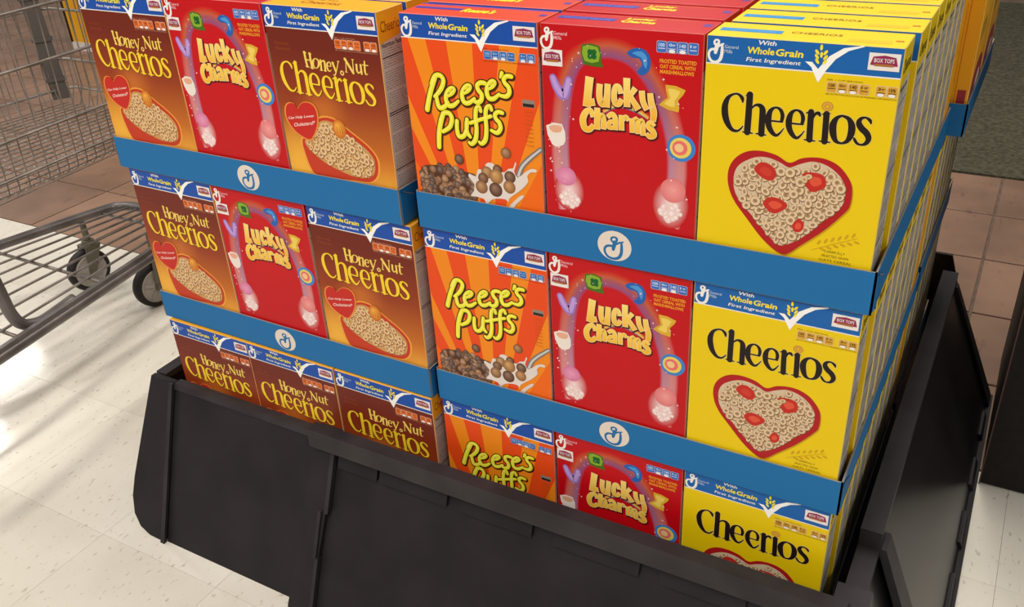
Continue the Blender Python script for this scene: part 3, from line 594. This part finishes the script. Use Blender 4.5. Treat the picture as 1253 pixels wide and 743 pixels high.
def proto(kind, full):
    """mesh data of one carton kind, made once; full = with its printed front"""
    k = (kind, full)
    if k in PROTO: return PROTO[k]
    root = empty('cereal_box'); carton_mesh(kind).build('carton', M_print, root, cols=True)
    if full:
        for nm, pr, mt, subs in art(kind):
            o = pr.build(nm, mt, root)
            for n2, p2, m2 in subs:
                o2 = p2.build(n2, m2, o)
                if n2 in ('sparkle_print', 'oat_ring_print'): o2['kind'] = 'stuff'
    else:
        if kind not in ('red', 'golden'): header(kind)[0].build('header_band', FRONT, root)
    if kind != 'golden':
        sp = side_panel(kind).build('facts_panel', RIGHT, root)
        if kind in ('honey', 'yellow'):
            q = Print().L(2); q.text('Cheerios', .006, .050, .256, .270, BLACK if kind == 'yellow' else lin((150, 84, 20)), .005); q.build('side_lettering', RIGHT, root)
        if kind == 'red':
            q = Print().L(2); q.text('Lucky', .010, .044, .265, .277, LYEL, .04); q.text('Charms', .008, .048, .251, .263, LYEL, .04); q.build('side_lettering', RIGHT, root)
    top_print(kind).build('top_print', TOP, root)
    PROTO[k] = root; root['used'] = False
    return root
def copy_tree(o, parent=None):
    c = o.copy(); C.objects.link(c); c.parent = parent
    for ch in list(o.children): copy_tree(ch, c)
    return c
def place_box(kind, full, loc, rz, label, group, tilt=0.0):
    p = proto(kind, full); r = copy_tree(p) if p['used'] else p
    if not p['used']: p['used'] = True
    r.location = loc; r.rotation_euler = (0, tilt, rz); tag(r, label, 'cereal box', group)
    return r

# ---------------------------------------------------------------- cardboard trays
TB = lin((22, 108, 168)); TE = lin((150, 140, 128)); KR = lin((150, 118, 84))
def tray(x, y, rz, z, w_, d_, label, group, emblem=None, lip=.052, flap=True):
    """origin at the front left corner"""
    r = empty('cardboard_tray', (x, y, z), rz); t = .0022
    m = MB(); m.box(t, w_ - t, t, d_ - t, 0, .0018, KR); m.build('tray_floor', M_tray, r, cols=True)
    def wall(nm, a, b, out, wob=0):
        m = MB(); n = 10; a, b, o = Vector(a), Vector(b), Vector(out); rd = random.Random(int(1000 * (a.x + b.y + z)))
        for i in range(n):
            p, q = a.lerp(b, i / n), a.lerp(b, (i + 1) / n); h0 = lip - (wob * rd.random() if i else 0); 
            m.add([p, q, q + Vector((0, 0, lip)), p + Vector((0, 0, lip))], [(0, 1, 2, 3)], TB)
            m.add([p - o * t, q - o * t, q - o * t + Vector((0, 0, lip)), p - o * t + Vector((0, 0, lip))], [(3, 2, 1, 0)], KR)
            m.add([p + Vector((0, 0, lip)), q + Vector((0, 0, lip)), q - o * t + Vector((0, 0, lip)), p - o * t + Vector((0, 0, lip))], [(0, 1, 2, 3)], TE)
            m.add([p, q, q - o * t, p - o * t], [(3, 2, 1, 0)], TB)
        for e_ in (a, b): m.add([e_, e_ - o * t, e_ - o * t + Vector((0, 0, lip)), e_ + Vector((0, 0, lip))], [(0, 1, 2, 3)], TE)
        return m.build(nm, M_tray, r, cols=True)
    f = wall('front_wall', (0, 0, 0), (w_, 0, 0), (0, -1, 0)); wall('side_wall', (w_, 0, 0), (w_, d_, 0), (1, 0, 0))
    wall('side_wall', (0, d_, 0), (0, 0, 0), (-1, 0, 0)); wall('back_wall', (w_, d_, 0), (0, d_, 0), (0, 1, 0))
    if flap:   # glued corner flaps with a torn pale edge
        for sx in (0, 1):
            m = MB(); x0 = w_ if sx else 0; s = 1 if sx else -1
            q = [(x0 + s * .0004, .0015, .004), (x0 + s * .0004, .052, .004), (x0 + s * .0004, .046, .030), (x0 + s * .0004, .0015, .048)]
            m.slab(q, (s * .0008, 0, 0), mix(TB, BLACK, .06)); m.build('corner_flap', M_tray, r, cols=True)
            m = MB(); m.slab([(x0 + s * .0013, .0465, .028), (x0 + s * .0013, .0485, .028), (x0 + s * .0013, .010, .047), (x0 + s * .0013, .008, .047)], (s * .0003, 0, 0), TE); m.build('torn_edge', M_tray, r, cols=True)
    if emblem is not None:
        p = Print().L(1); p.disc(emblem, lip * .5, .0222, lin((228, 214, 200)), .0200, 36); 
        q = Print().L(2); gee(q, emblem, lip * .5, 1.0, TB)
        F = Matrix(((1, 0, 0, 0), (0, 0, -1, 0), (0, 1, 0, 0), (0, 0, 0, 1)))
        o = p.build('emblem', F, f, M_tray); q.build('emblem_script', F, o, M_tray)
    return tag(r, label, 'tray', group)

# ================================================================ THE FLOOR
fl = MB(); fl.box(-9, 4.5, -3.2, 8, FZ - .06, FZ - .004); floor = fl.build('floor', M_grout); tag(floor, kind='structure')
vt = MB(); g = .0006; vt.box(g, .305 - g, g, .305 - g, -.003, 0); vt_me = None
def chamfer_tile(s, gap, t, ch):
    m = MB(); a, b = gap, s - gap
    v = [(a, a, -t), (b, a, -t), (b, b, -t), (a, b, -t), (a, a, -ch), (b, a, -ch), (b, b, -ch), (a, b, -ch), (a + ch, a + ch, 0), (b - ch, a + ch, 0), (b - ch, b - ch, 0), (a + ch, b - ch, 0)]
    f = [(8, 9, 10, 11)] + [(i, (i + 1) % 4, (i + 1) % 4 + 4, i + 4) for i in range(4)] + [(i + 4, (i + 1) % 4 + 4, (i + 1) % 4 + 8, i + 8) for i in range(4)]
    m.add(v, f); return m
first = None
for j in range(-3, 2):
    for i in range(-9, 4):
        x, y = .8085 + .305 * i, .115 + .305 * j
        if first is None:
            o = chamfer_tile(.305, .00022, .004, .0002).build('vinyl_tile', M_vinyl, floor); first = o
        else:
            o = first.copy(); C.objects.link(o)
        o.location = (x, y, FZ)
m = MB()      # the same vinyl tiles further out, past what the picture tells apart
for j in range(-9, 3):
    for i in range(-30, 12):
        if -9 <= i < 4 and j >= -3: continue
        t = chamfer_tile(.305, .00022, .004, .0002); ox, oy = .8085 + .305 * i, .115 + .305 * j
        if oy + .305 > .726: continue
        m.add([(a + ox, b + oy, c + FZ) for a, b, c in t.v], t.f)
o = m.build('vinyl_tile_field', M_vinyl, floor); tag(o, kind='stuff')
QS = .322; first = None; far = MB(); qx0 = .670; cnt = 0
rnd = random.Random(4)
for j in range(0, 22):
    for i in range(-30, 12):
        x, y = qx0 + QS * i, .727 + QS * j
        if x > -1.4 and j >= 5: continue
        near = (x < -1.2 and x > -4.9 and j < 9) or (x >= -1.5 and x < 1.7 and j < 5)
        if near and cnt < 260:
            if first is None:
                o = chamfer_tile(QS, .0035, .004, .0015).build('quarry_tile', M_quarry, floor); first = o
            else: o = first.copy(); C.objects.link(o)
            o.location = (x, y, FZ); cnt += 1
        else:
            t = chamfer_tile(QS, .0035, .004, .0015); far.add([(a + x, b + y, c + FZ) for a, b, c in t.v], t.f)
tag(far.build('quarry_tile_field', M_quarry, floor), kind='stuff')
cp = MB(); cp.box(-1.05, 4.3, 2.345, 5.08, FZ - .004, FZ + .004); o = cp.build('entrance_mat', M_mat); tag(o, 'grey-green entrance mat on the brown tiles, far right behind the cereal stack', 'mat')

# ================================================================ PALLET (inside the black surround) 
pr = empty('pallet', (-.605, .0, FZ))
for k in range(7):
    m = MB(); m.box(0, 1.19, .005 + k * .165, .10 + k * .165 - .0, .122, .138); m.build('deck_board', M_wood, pr)
for k in range(3):
    m = MB(); m.box(.0 + k * .55, .09 + k * .55, .005, 1.09, .018, .122); m.build('stringer', M_wood, pr)
for k in range(3):
    m = MB(); m.box(0, 1.19, .005 + k * .495, .10 + k * .495, 0, .018); m.build('bottom_board', M_wood, pr)
tag(pr, 'wooden pallet under the cereal trays, inside the black plastic surround', 'pallet')

# ================================================================ TRAYS AND CEREAL BOXES
TS = .2866; PW = .195
tiername = ['bottom', 'middle', 'top']
kname = dict(yellow='yellow cereal box', red='red cereal box', orange='orange cereal box',
             honey='brown cereal box', golden='golden yellow cereal box')
ordn = ['front', 'second from the front', 'third from the front', 'fourth from the front', 'fifth from the front', 'sixth from the front', 'seventh from the front', 'eighth from the front', 'rearmost']
rj = random.Random(21)
RD = .592
for tier in (2, 1, 0):
    z = tier * TS
    # right-hand tray
    tray(-.0015, -.0045, 0, z, .5905, RD, f'blue card tray, {tiername[tier]} tier of the right-hand stack', 'blue card trays', .2910 if tier else .2905)
    for c, kind in enumerate(('orange', 'red', 'yellow')):
        for r in range(9):
            if tier < 2 and r > 0 and c != 2: continue
            full = r == 0
            if kind == 'yellow' and r >= 8: kd = 'golden'
            else: kd = kind
            dx = (0.0 if r == 0 else (.0030 + .0004 * r + rj.uniform(-.0008, .0008)) if c == 2 else rj.uniform(-.001, .001))
            x = .0005 + PW * c + BW / 2 + .0015 + (.0008 if c == 2 else 0) + dx - (.001 if c == 2 and r == 0 else 0)
            if x + BW / 2 > .5864: x = .5864 - BW / 2
            if c == 2 and r == 0: x = .5815 - BW / 2
            y = -.0008 + BD / 2 + r * .0640 + (0 if r == 0 else .0015)
            kk = kname[kd]; pos = ordn[r]
            where = {0: 'left column', 1: 'middle column', 2: 'right column'}[c]
            dsc = dict(yellow='yellow oat cereal box with a red heart bowl', red='red marshmallow cereal box with a rainbow arch', orange='orange sunburst cereal box with cocoa puffs')
            lab = f'{kk}, {pos} in the {where}, {tiername[tier]} right tray' if r else f'{dsc[kind]}, front of the {tiername[tier]} right tray'
            place_box(kd, full, (x, y, z + .0019), rj.uniform(-.003, .003) if r else 0, lab, f'{kind} cereal boxes in the right-hand trays', 0)
# left-hand trays, slightly turned and offset
LP_ = {2: (-.0236, -.012, -.0182, .1939), 1: (-.0090, -.0114, -.0147, .1955), 0: (-.0066, -.0171, -.008, .193)}
for tier in (2, 1, 0):
    X, Y, a, wv = LP_[tier]; z = tier * TS; ca, sa = math.cos(a), math.sin(a); tw = 3 * wv + .004; ox, oy = X - tw * ca + .001, Y - tw * sa
    ex = (tw - .2850) if tier == 2 else tw - .2935
    tray(ox, oy, a, z, tw, RD, f'blue card tray, {tiername[tier]} tier of the left-hand stack', 'blue card trays', ex)
    for c in range(3):
        kind = 'red' if (c == 1 and tier) else 'honey'
        for r in range(9):
            if tier < 2 and r > 0 and c != 0: continue
            lx = .001 + wv * (c + .5) + (.0 if c == 2 else (-.0008 if c == 1 else .0018)); ly = .0036 + BD / 2 + r * .0638
            if kind == 'red': ly += .0006
            wx, wy = ox + lx * ca - ly * sa, oy + lx * sa + ly * ca
            rr = a; tilt = 0
            kd = kind; zz = z + .0019
            where = {0: 'left column', 1: 'middle column', 2: 'right column'}[c]
            if r == 0:
                lab = f'red marshmallow cereal box with a rainbow arch, front of the {tiername[tier]} left tray'
                if kd == 'honey': lab = f'brown honey nut cereal box, {["left", "middle", "right"][c]} of three at the front, {tiername[tier]} left tray'
            else: lab = f'{kname[kd]}, {ordn[r]} in the {where}, {tiername[tier]} left tray'
            place_box(kd, r == 0, (wx, wy, zz), rr, lab, f'{kind} cereal boxes in the left-hand trays', tilt)
# rear trays: golden boxes turned to face the sides on top
outn = ['outermost', 'second', 'third', 'fourth', 'fifth', 'sixth', 'seventh', 'innermost']
for tier in (2, 1, 0):
    z = tier * TS; xr = .611 if tier == 2 else .588
    tray(xr - .590, .606, 0, z, .590, .430, f'blue card tray, {tiername[tier]} tier at the rear right', 'blue card trays at the rear', None)
    tray(-.603, .606, 0, z, .597, .430, f'blue card tray, {tiername[tier]} tier at the rear left', 'blue card trays at the rear', None)
    for s in range(2):
        sd = 'right' if s == 0 else 'left'
        if tier == 2:
            for c in range(2):
                for r in range(8):
                    x = (xr - .003 - BD / 2 - r * .0635) if s == 0 else (-.5995 + BD / 2 + r * .0635)
                    y = .613 + BW / 2 + c * .207
                    place_box('golden', r == 0, (x, y, z + .0019), PI / 2 if s == 0 else -PI / 2, f'golden cereal box turned sideways, {outn[r]} in the {"near" if c == 0 else "far"} row, rear {sd} top tray', 'golden boxes in the rear top trays')
        else:
            for r in range(6):
                x = (xr - .0035 - BW / 2) if s == 0 else (-.6 + BW / 2 + .0025)
                place_box('yellow' if s == 0 else 'honey', False, (x, .612 + BD / 2 + r * .066, z + .0019), 0, f'{"yellow" if s == 0 else "brown honey"} cereal box, {["first", "second", "third", "fourth", "fifth", "sixth"][r]} in the rear {sd} {tiername[tier]} tray', f'cereal boxes in the rear {sd} lower trays')

# ================================================================ BLACK PLASTIC SURROUND
B = empty('display_surround', (.02, -.147, FZ)); B.matrix_world
def BL(p): return (p[0] - .02, p[1] + .147, p[2] - FZ)
def bslab(name, q, n, mat=M_bin, par=None):
    m = MB(); m.slab([BL(p) for p in q], n); return m.build(name, mat, par or B)
G = FZ + .0005
# front: plain left panel (leaning), then the sliding panel that overlaps it
def fy(z, off=0): t = (z - FZ) / .295; return -.147 + t * .117 - off
def fq(x0b, x1b, x0t, x1t, z0, z1, off): return [(x0b, fy(z0, off), z0), (x1b, fy(z0, off), z0), (x1t, fy(z1, off), z1), (x0t, fy(z1, off), z1)]
bslab('left_front_panel', fq(-.583, -.15, -.588, -.15, G, .152, 0), (0, .006, 0))
bslab('panel_rim', fq(-.589, -.15, -.589, -.15, .146, .157, .003), (0, .016, 0), M_bin2)
# left corner piece with a rounded foot
P = [(-.589, G), (-.628, G + .001), (-.655, G + .010), (-.674, G + .030), (-.682, G + .062), (-.680, G + .10), (-.650, .158), (-.589, .158)]
bslab('corner_piece', [(x, fy(z, .004), z) for x, z in P], (0, .010, 0), M_bin)
bslab('corner_rib', [(x, fy(z, .0085), z) for x, z in ((-.5835, G), (-.594, G), (-.598, .158), (-.589, .158))], (0, .006, 0), M_bin2)
# left side
L_ = lambda y0, y1, zt: [(-.672, y0, G), (-.672, y1, G), (-.640, y1, zt), (-.640, y0 + .1, zt)]
bslab('left_side_panel', [(-.676, -.125, G + .03), (-.676, 1.12, G + .002), (-.643, 1.06, .155), (-.643, -.022, .155)], (.006, 0, 0))
bslab('side_rail', [(-.650, -.020, .148), (-.650, 1.06, .148), (-.650, 1.06, .160), (-.650, -.020, .160)], (.026, 0, 0), M_bin2)
# sliding front panel
bslab('sliding_front_panel', fq(-.215, .69, -.19, .62, G, .172, .010), (0, .006, 0))
bslab('panel_flange', fq(-.262, -.213, -.236, -.190, G, .176, .018), (0, .014, 0), M_bin)
for a, b, z0, z1 in ((-.213, -.206, G, -.035), (-.201, -.193, .045, .150), (-.216, -.209, -.035, .045)):
    bslab('flange_lip', fq(a, b, a + .002, b + .002, z0, z1, .0215), (0, .010, 0), M_bin2)
bslab('front_rail', [(-.237, -.062, .152), (.622, -.062, .152), (.622, -.060, .186), (-.237, -.060, .186)], (0, .0225, 0), M_bin2)
for a, b in ((-.185, -.105), (-.1, .03), (.055, .18), (.215, .35), (.38, .50)):
    bslab('rail_tab', fq(a, b, a, b, .122, .153, .0165), (0, .008, 0), M_bin)
# right corner block, right panels leaning outwards
def rx(z, off=0): t = (z - FZ) / .30; return .734 - t * .108 + off
def rq(y0b, y1b, y0t, y1t, z0, z1, off): return [(rx(z0, off), y0b, z0), (rx(z0, off), y1b, z0), (rx(z1, off), y1t, z1), (rx(z1, off), y0t, z1)]
bslab('corner_block', [(.600, -.064, .12), (.650, -.064, .12), (.645, -.064, .178), (.602, -.064, .178)], (0, .062, 0), M_bin2)
bslab('corner_piece', [(.62, -.062, .12), (.69, -.155, G), (.765, -.150, G), (.650, -.050, .12)], (0, .012, 0), M_bin)
bslab('right_front_panel', rq(-.150, .16, -.05, .14, G, .150, 0), (-.006, 0, 0), M_gloss)
bslab('side_rail', [(.609, -.01, .130), (.637, -.01, .130), (.637, -.01, .158), (.609, -.01, .158)], (0, .125, 0), M_bin2)
bslab('sliding_side_panel', rq(.145, .955, .130, .905, G, .165, .012), (-.006, 0, 0), M_gloss)
bslab('panel_flange', rq(.100, .150, .098, .135, G, .160, .020), (-.012, 0, 0), M_bin2)
bslab('panel_flange', rq(.950, 1.00, .895, .915, G, .165, .018), (-.010, 0, 0), M_bin)
bslab('side_rail', [(.609, .098, .140), (.638, .098, .140), (.638, .098, .187), (.609, .098, .187)], (0, .82, 0), M_bin2)
bslab('foot_flange', [(.738, .10, G), (.7535, .10, G), (.7535, 1.0, G), (.738, 1.0, G)], (0, 0, .006), M_bin)
for k in range(5):
    bslab('foot_tab', [(rx(G, .012), .14 + .17 * k, G), (rx(G, .012), .23 + .17 * k, G), (rx(G + .02, .012), .23 + .17 * k, G + .02), (rx(G + .02, .012), .14 + .17 * k, G + .02)], (.005, 0, 0), M_bin)
# back panel
bslab('back_panel', [(-.66, 1.115, G), (.70, 1.115, G), (.615, 1.06, .155), (-.64, 1.06, .155)], (0, .006, 0))
tag(B, 'black plastic knee-high surround of overlapping panels around the foot of the cereal stack', 'display bin')

# tall black fixture at the right edge
m = MB(); F = empty('display_fixture', (1.052, .955, FZ))
m.box(-.295, .30, -.268, -.262, .004, .92); m.build('front_panel', M_fix, F)
m = MB(); m.box(-.295, -.289, -.262, .22, .004, .92); m.build('side_panel', M_fix, F)
m = MB(); m.box(.294, .30, -.262, .22, .004, .92); m.build('side_panel', M_fix, F)
m = MB(); m.box(-.289, .294, .214, .22, .004, .92); m.build('back_panel', M_fix, F)
m = MB(); m.box(-.289, .294, -.262, .214, .0, .02); m.build('bottom_panel', M_fix, F)
m = MB(); m.box(-.2965, -.2942, -.2695, -.2670, 0, .92); m.build('edge_trim', M_trim, F)
tag(F, 'tall black display fixture standing on the white tiles at the right edge', 'display fixture')

# ================================================================ SHOPPING CART
CT = empty('shopping_cart', (-1.42, .1, FZ))
def CL(p): return (p[0] + 1.42, p[1] - .1, p[2] - FZ)
def ctube(name, pts, r, mat=M_steel, seg=8, sub=0, par=None):
    if sub: pts = smoothpts(pts, sub)
    m = MB(); m.tube([CL(p) for p in pts], r, seg); return m.build(name, mat, par or CT, smooth=True)
# basket: near side x about -1.15, far side x about -1.72, nose at y .66
def nx_(y): return -1.150 - .07 * (y - .05)
def fx_(y): return -1.775 + .10 * (y + .35)
Y0, Y1 = -.55, .66
for z in (.42, .50, .635, .745, .84):
    fl_ = (z - .42) * .06
    ctube('basket_rod', [(nx_(Y0) + fl_, Y0, z), (nx_(.2) + fl_, .2, z), (nx_(Y1 - .03) + fl_, Y1 - .03, z), (nx_(Y1) - .02, Y1, z), (fx_(Y1) + .02, Y1, z), (fx_(Y1 - .03) - fl_, Y1 - .03, z), (fx_(Y0) - fl_, Y0, z)], .0036 if z < .8 else .006)
m = MB(); y = Y0
while y < Y1 - .02:
    b = .378
    m.tube([CL(p) for p in ((nx_(y) + .02, y, .84), (nx_(y), y, .43), (nx_(y) - .004, y, .388), (nx_(y) - .02, y, b), (nx_(y) - .045, y, b))], .0016, 5); y += .0262
tag(m.build('side_wires', M_steel, CT), kind='stuff')
m = MB(); y = Y0
while y < Y1 - .02:
    m.tube([CL(p) for p in ((fx_(y) - .02, y, .84), (fx_(y), y, .43), (fx_(y) + .02, y, .378))], .0016, 5); y += .040
tag(m.build('side_wires', M_steel, CT), kind='stuff')
m = MB(); x = fx_(Y1) + .02
while x < nx_(Y1) - .01:
    m.tube([CL(p) for p in ((x, Y1, .84), (x, Y1, .43), (x, Y1 - .02, .378))], .0016, 5); x += .034
tag(m.build('nose_wires', M_steel, CT), kind='stuff')
m = MB(); k = 0
while k < 20:
    t = k / 19; m.tube([CL((nx_(Y0) * (1 - t) + fx_(Y0) * t, Y0, .380)), CL((nx_(Y1) * (1 - t) + fx_(Y1) * t, Y1 - .02, .380))], .0015, 5); k += 1
y = Y0
while y < Y1 - .02:
    m.tube([CL((nx_(y) - .02, y, .377)), CL((fx_(y) + .02, y, .377))], .0015, 5); y += .0262
tag(m.build('basket_floor_wires', M_steel, CT), kind='stuff')
m = MB(); m.box(-.022, .022, -.005, .005, 0, .44); o = m.build('corner_strap', M_strap, CT); o.location = CL((fx_(.62) + .004, .625, .395)); o.rotation_euler = (0, -.03, .9)
for zz in (.05, .16, .27, .36):
    m = MB(); m.box(-.026, .026, -.009, .009, zz, zz + .010); m.build('strap_clip', M_strap, o)
# lower rack
RZ = .085
fp = [(-1.75, -.10, RZ), (-1.66, .28, RZ), (-1.585, .575, RZ), (-1.555, .625, RZ), (-1.50, .640, RZ), (-1.30, .640, RZ), (-1.255, .620, RZ), (-1.235, .57, RZ), (-1.195, .40, RZ), (-1.10, -.16, RZ), (-1.08, -.30, RZ)]
ctube('rack_tube', fp, .0135, M_frame, 10, 4)
m = MB(); m.tube([CL(p) for p in ((-1.232, .56, RZ + .016), (-1.192, .40, RZ + .016), (-1.097, -.16, RZ + .016), (-1.08, -.28, RZ + .016))], .0085, 4); m.build('rack_side_bar', M_frame, CT)
for k in range(7):
    t = (k + 1) / 8
    a = (-1.75 + .63 * t, -.12, RZ + .002); b = (-1.56 + .30 * t, .625, RZ + .002)
    ctube('rack_rod', [a, b], .0034)
ctube('rack_cross_rod', [(-1.575, .575, RZ - .006), (-1.24, .575, RZ - .006)], .0045)
ctube('rack_cross_rod', [(-1.72, .02, RZ - .006), (-1.13, .02, RZ - .006)], .0045)
ctube('rack_cross_rod', [(-1.66, .28, RZ - .006), (-1.18, .28, RZ - .006)], .0045)
ctube('upright_tube', [(-1.172, .175, RZ + .012), (-1.163, .10, RZ + .006), (-1.160, .065, RZ + .008), (-1.163, .035, RZ + .022), (-1.168, .022, RZ + .055), (-1.172, .018, RZ + .12), (-1.18, .01, .30), (-1.185, -.02, .41), (-1.16, -.35, .80)], .0135, M_frame, 10, 5)
ctube('upright_tube', [(-1.68, .175, RZ + .012), (-1.72, .045, RZ + .010), (-1.74, -.020, RZ + .10), (-1.75, -.06, .30), (-1.75, -.11, .42), (-1.80, -.35, .80)], .0135, M_frame, 10, 5)
ctube('handle', [(-1.13, -.60, .90), (-1.85, -.60, .90)], .016, M_strap, 12)
for x_ in (-1.15, -1.83): ctube('handle_bracket', [(x_, -.60, .90), (x_ , -.45, .84), (x_ + (.0 if x_ > -1.5 else .03), -.33, .78)], .010, M_frame, 8)
def caster(x, y, ang, top):
    R_ = .0635; ax = Vector((math.cos(ang), math.sin(ang), 0)); c = Vector(CL((x, y, FZ + R_)))
    w_ = MB(); w_.lathe([(-.014, .047), (-.0155, .058), (-.010, .0625), (0, R_), (.010, .0625), (.0155, .058), (.014, .047)], c, ax, 36); wo = w_.build('wheel', M_rub, CT, smooth=True)
    h = MB(); h.lathe([(-.0165, .012), (-.0165, .045), (-.015, .0485), (.015, .0485), (.0175, .045), (.0148, .040), (.0148, .018), (.018, .014), (.018, .001)], c, ax, 32); h.build('hub', M_hub, wo)
    for k in range(5):
        a = 2 * PI * k / 5 + .3; u = Vector((-ax.y, ax.x, 0)); v = Vector((0, 0, 1)); d = u * math.cos(a) + v * math.sin(a); n = ax.cross(d)
        s = MB(); p = c + ax * .0145; s.slab([p + d * .014 - n * .005, p + d * .014 + n * .005, p + d * .042 + n * .004, p + d * .042 - n * .004], ax * .003); s.build('hub_spoke', M_hub, wo)
    f = MB(); u = Vector((-ax.y, ax.x, 0)); zt = R_ + .008
    for sgn in (-1, 1):
        o1 = c + ax * sgn * .0195
        q = [o1 + u * -.010 + Vector((0, 0, -.012)), o1 + u * .010 + Vector((0, 0, -.012)), o1 + u * .046 + Vector((0, 0, zt)), o1 + u * -.002 + Vector((0, 0, zt))]
        f.slab(q, ax * .0025 * sgn)
    tp = c + u * .022 + Vector((0, 0, zt)); f.slab([tp - ax * .022 - u * .024, tp + ax * .022 - u * .024, tp + ax * .022 + u * .024, tp - ax * .022 + u * .024], (0, 0, .004))
    f.lathe([(0, .019), (.012, .017), (.012, .010), (top - FZ - 2 * R_ - .008, .008)], tp + Vector((0, 0, .004)), (0, 0, 1), 16)
    f.lathe([(-.024, .006), (.024, .006)], c, ax, 12); f.build('fork', M_fork, CT)
caster(-1.612, .505, -.12, RZ - .012); caster(-1.350, .520, -.12, RZ - .012); caster(-1.70, -.25, -.2, RZ); caster(-1.10, -.30, -.2, RZ)
tag(CT, 'grey wire shopping cart with a low rack and black casters, left of the cereal stack', 'shopping cart')

# yellow floor display seen beyond the cart
Z = empty('floor_display', (-4.13, 2.68, FZ), 0)
m = MB(); m.box(-.20, .25, -.15, .15, .05, 1.10); m.build('card_body', M_yel, Z)
m = MB(); m.box(-.203, .253, -.153, .153, 0, .05); m.build('white_base', M_wht, Z)
m = MB(); m.box(-.204, -.192, -.156, -.150, .05, 1.10); m.build('edge_shade_strip', M_bin, Z)  # dark strip added along the left edge to stand in for its shadow side
m = MB(); m.box(-.19, .24, -.152, -.1495, .60, .95); m.build('header_card', M_org, Z)
tag(Z, 'yellow cardboard display on the brown tiles, glimpsed between the cart and the brown boxes', 'floor display')

for o in bpy.data.objects:
    if 'used' in o.keys(): del o['used']
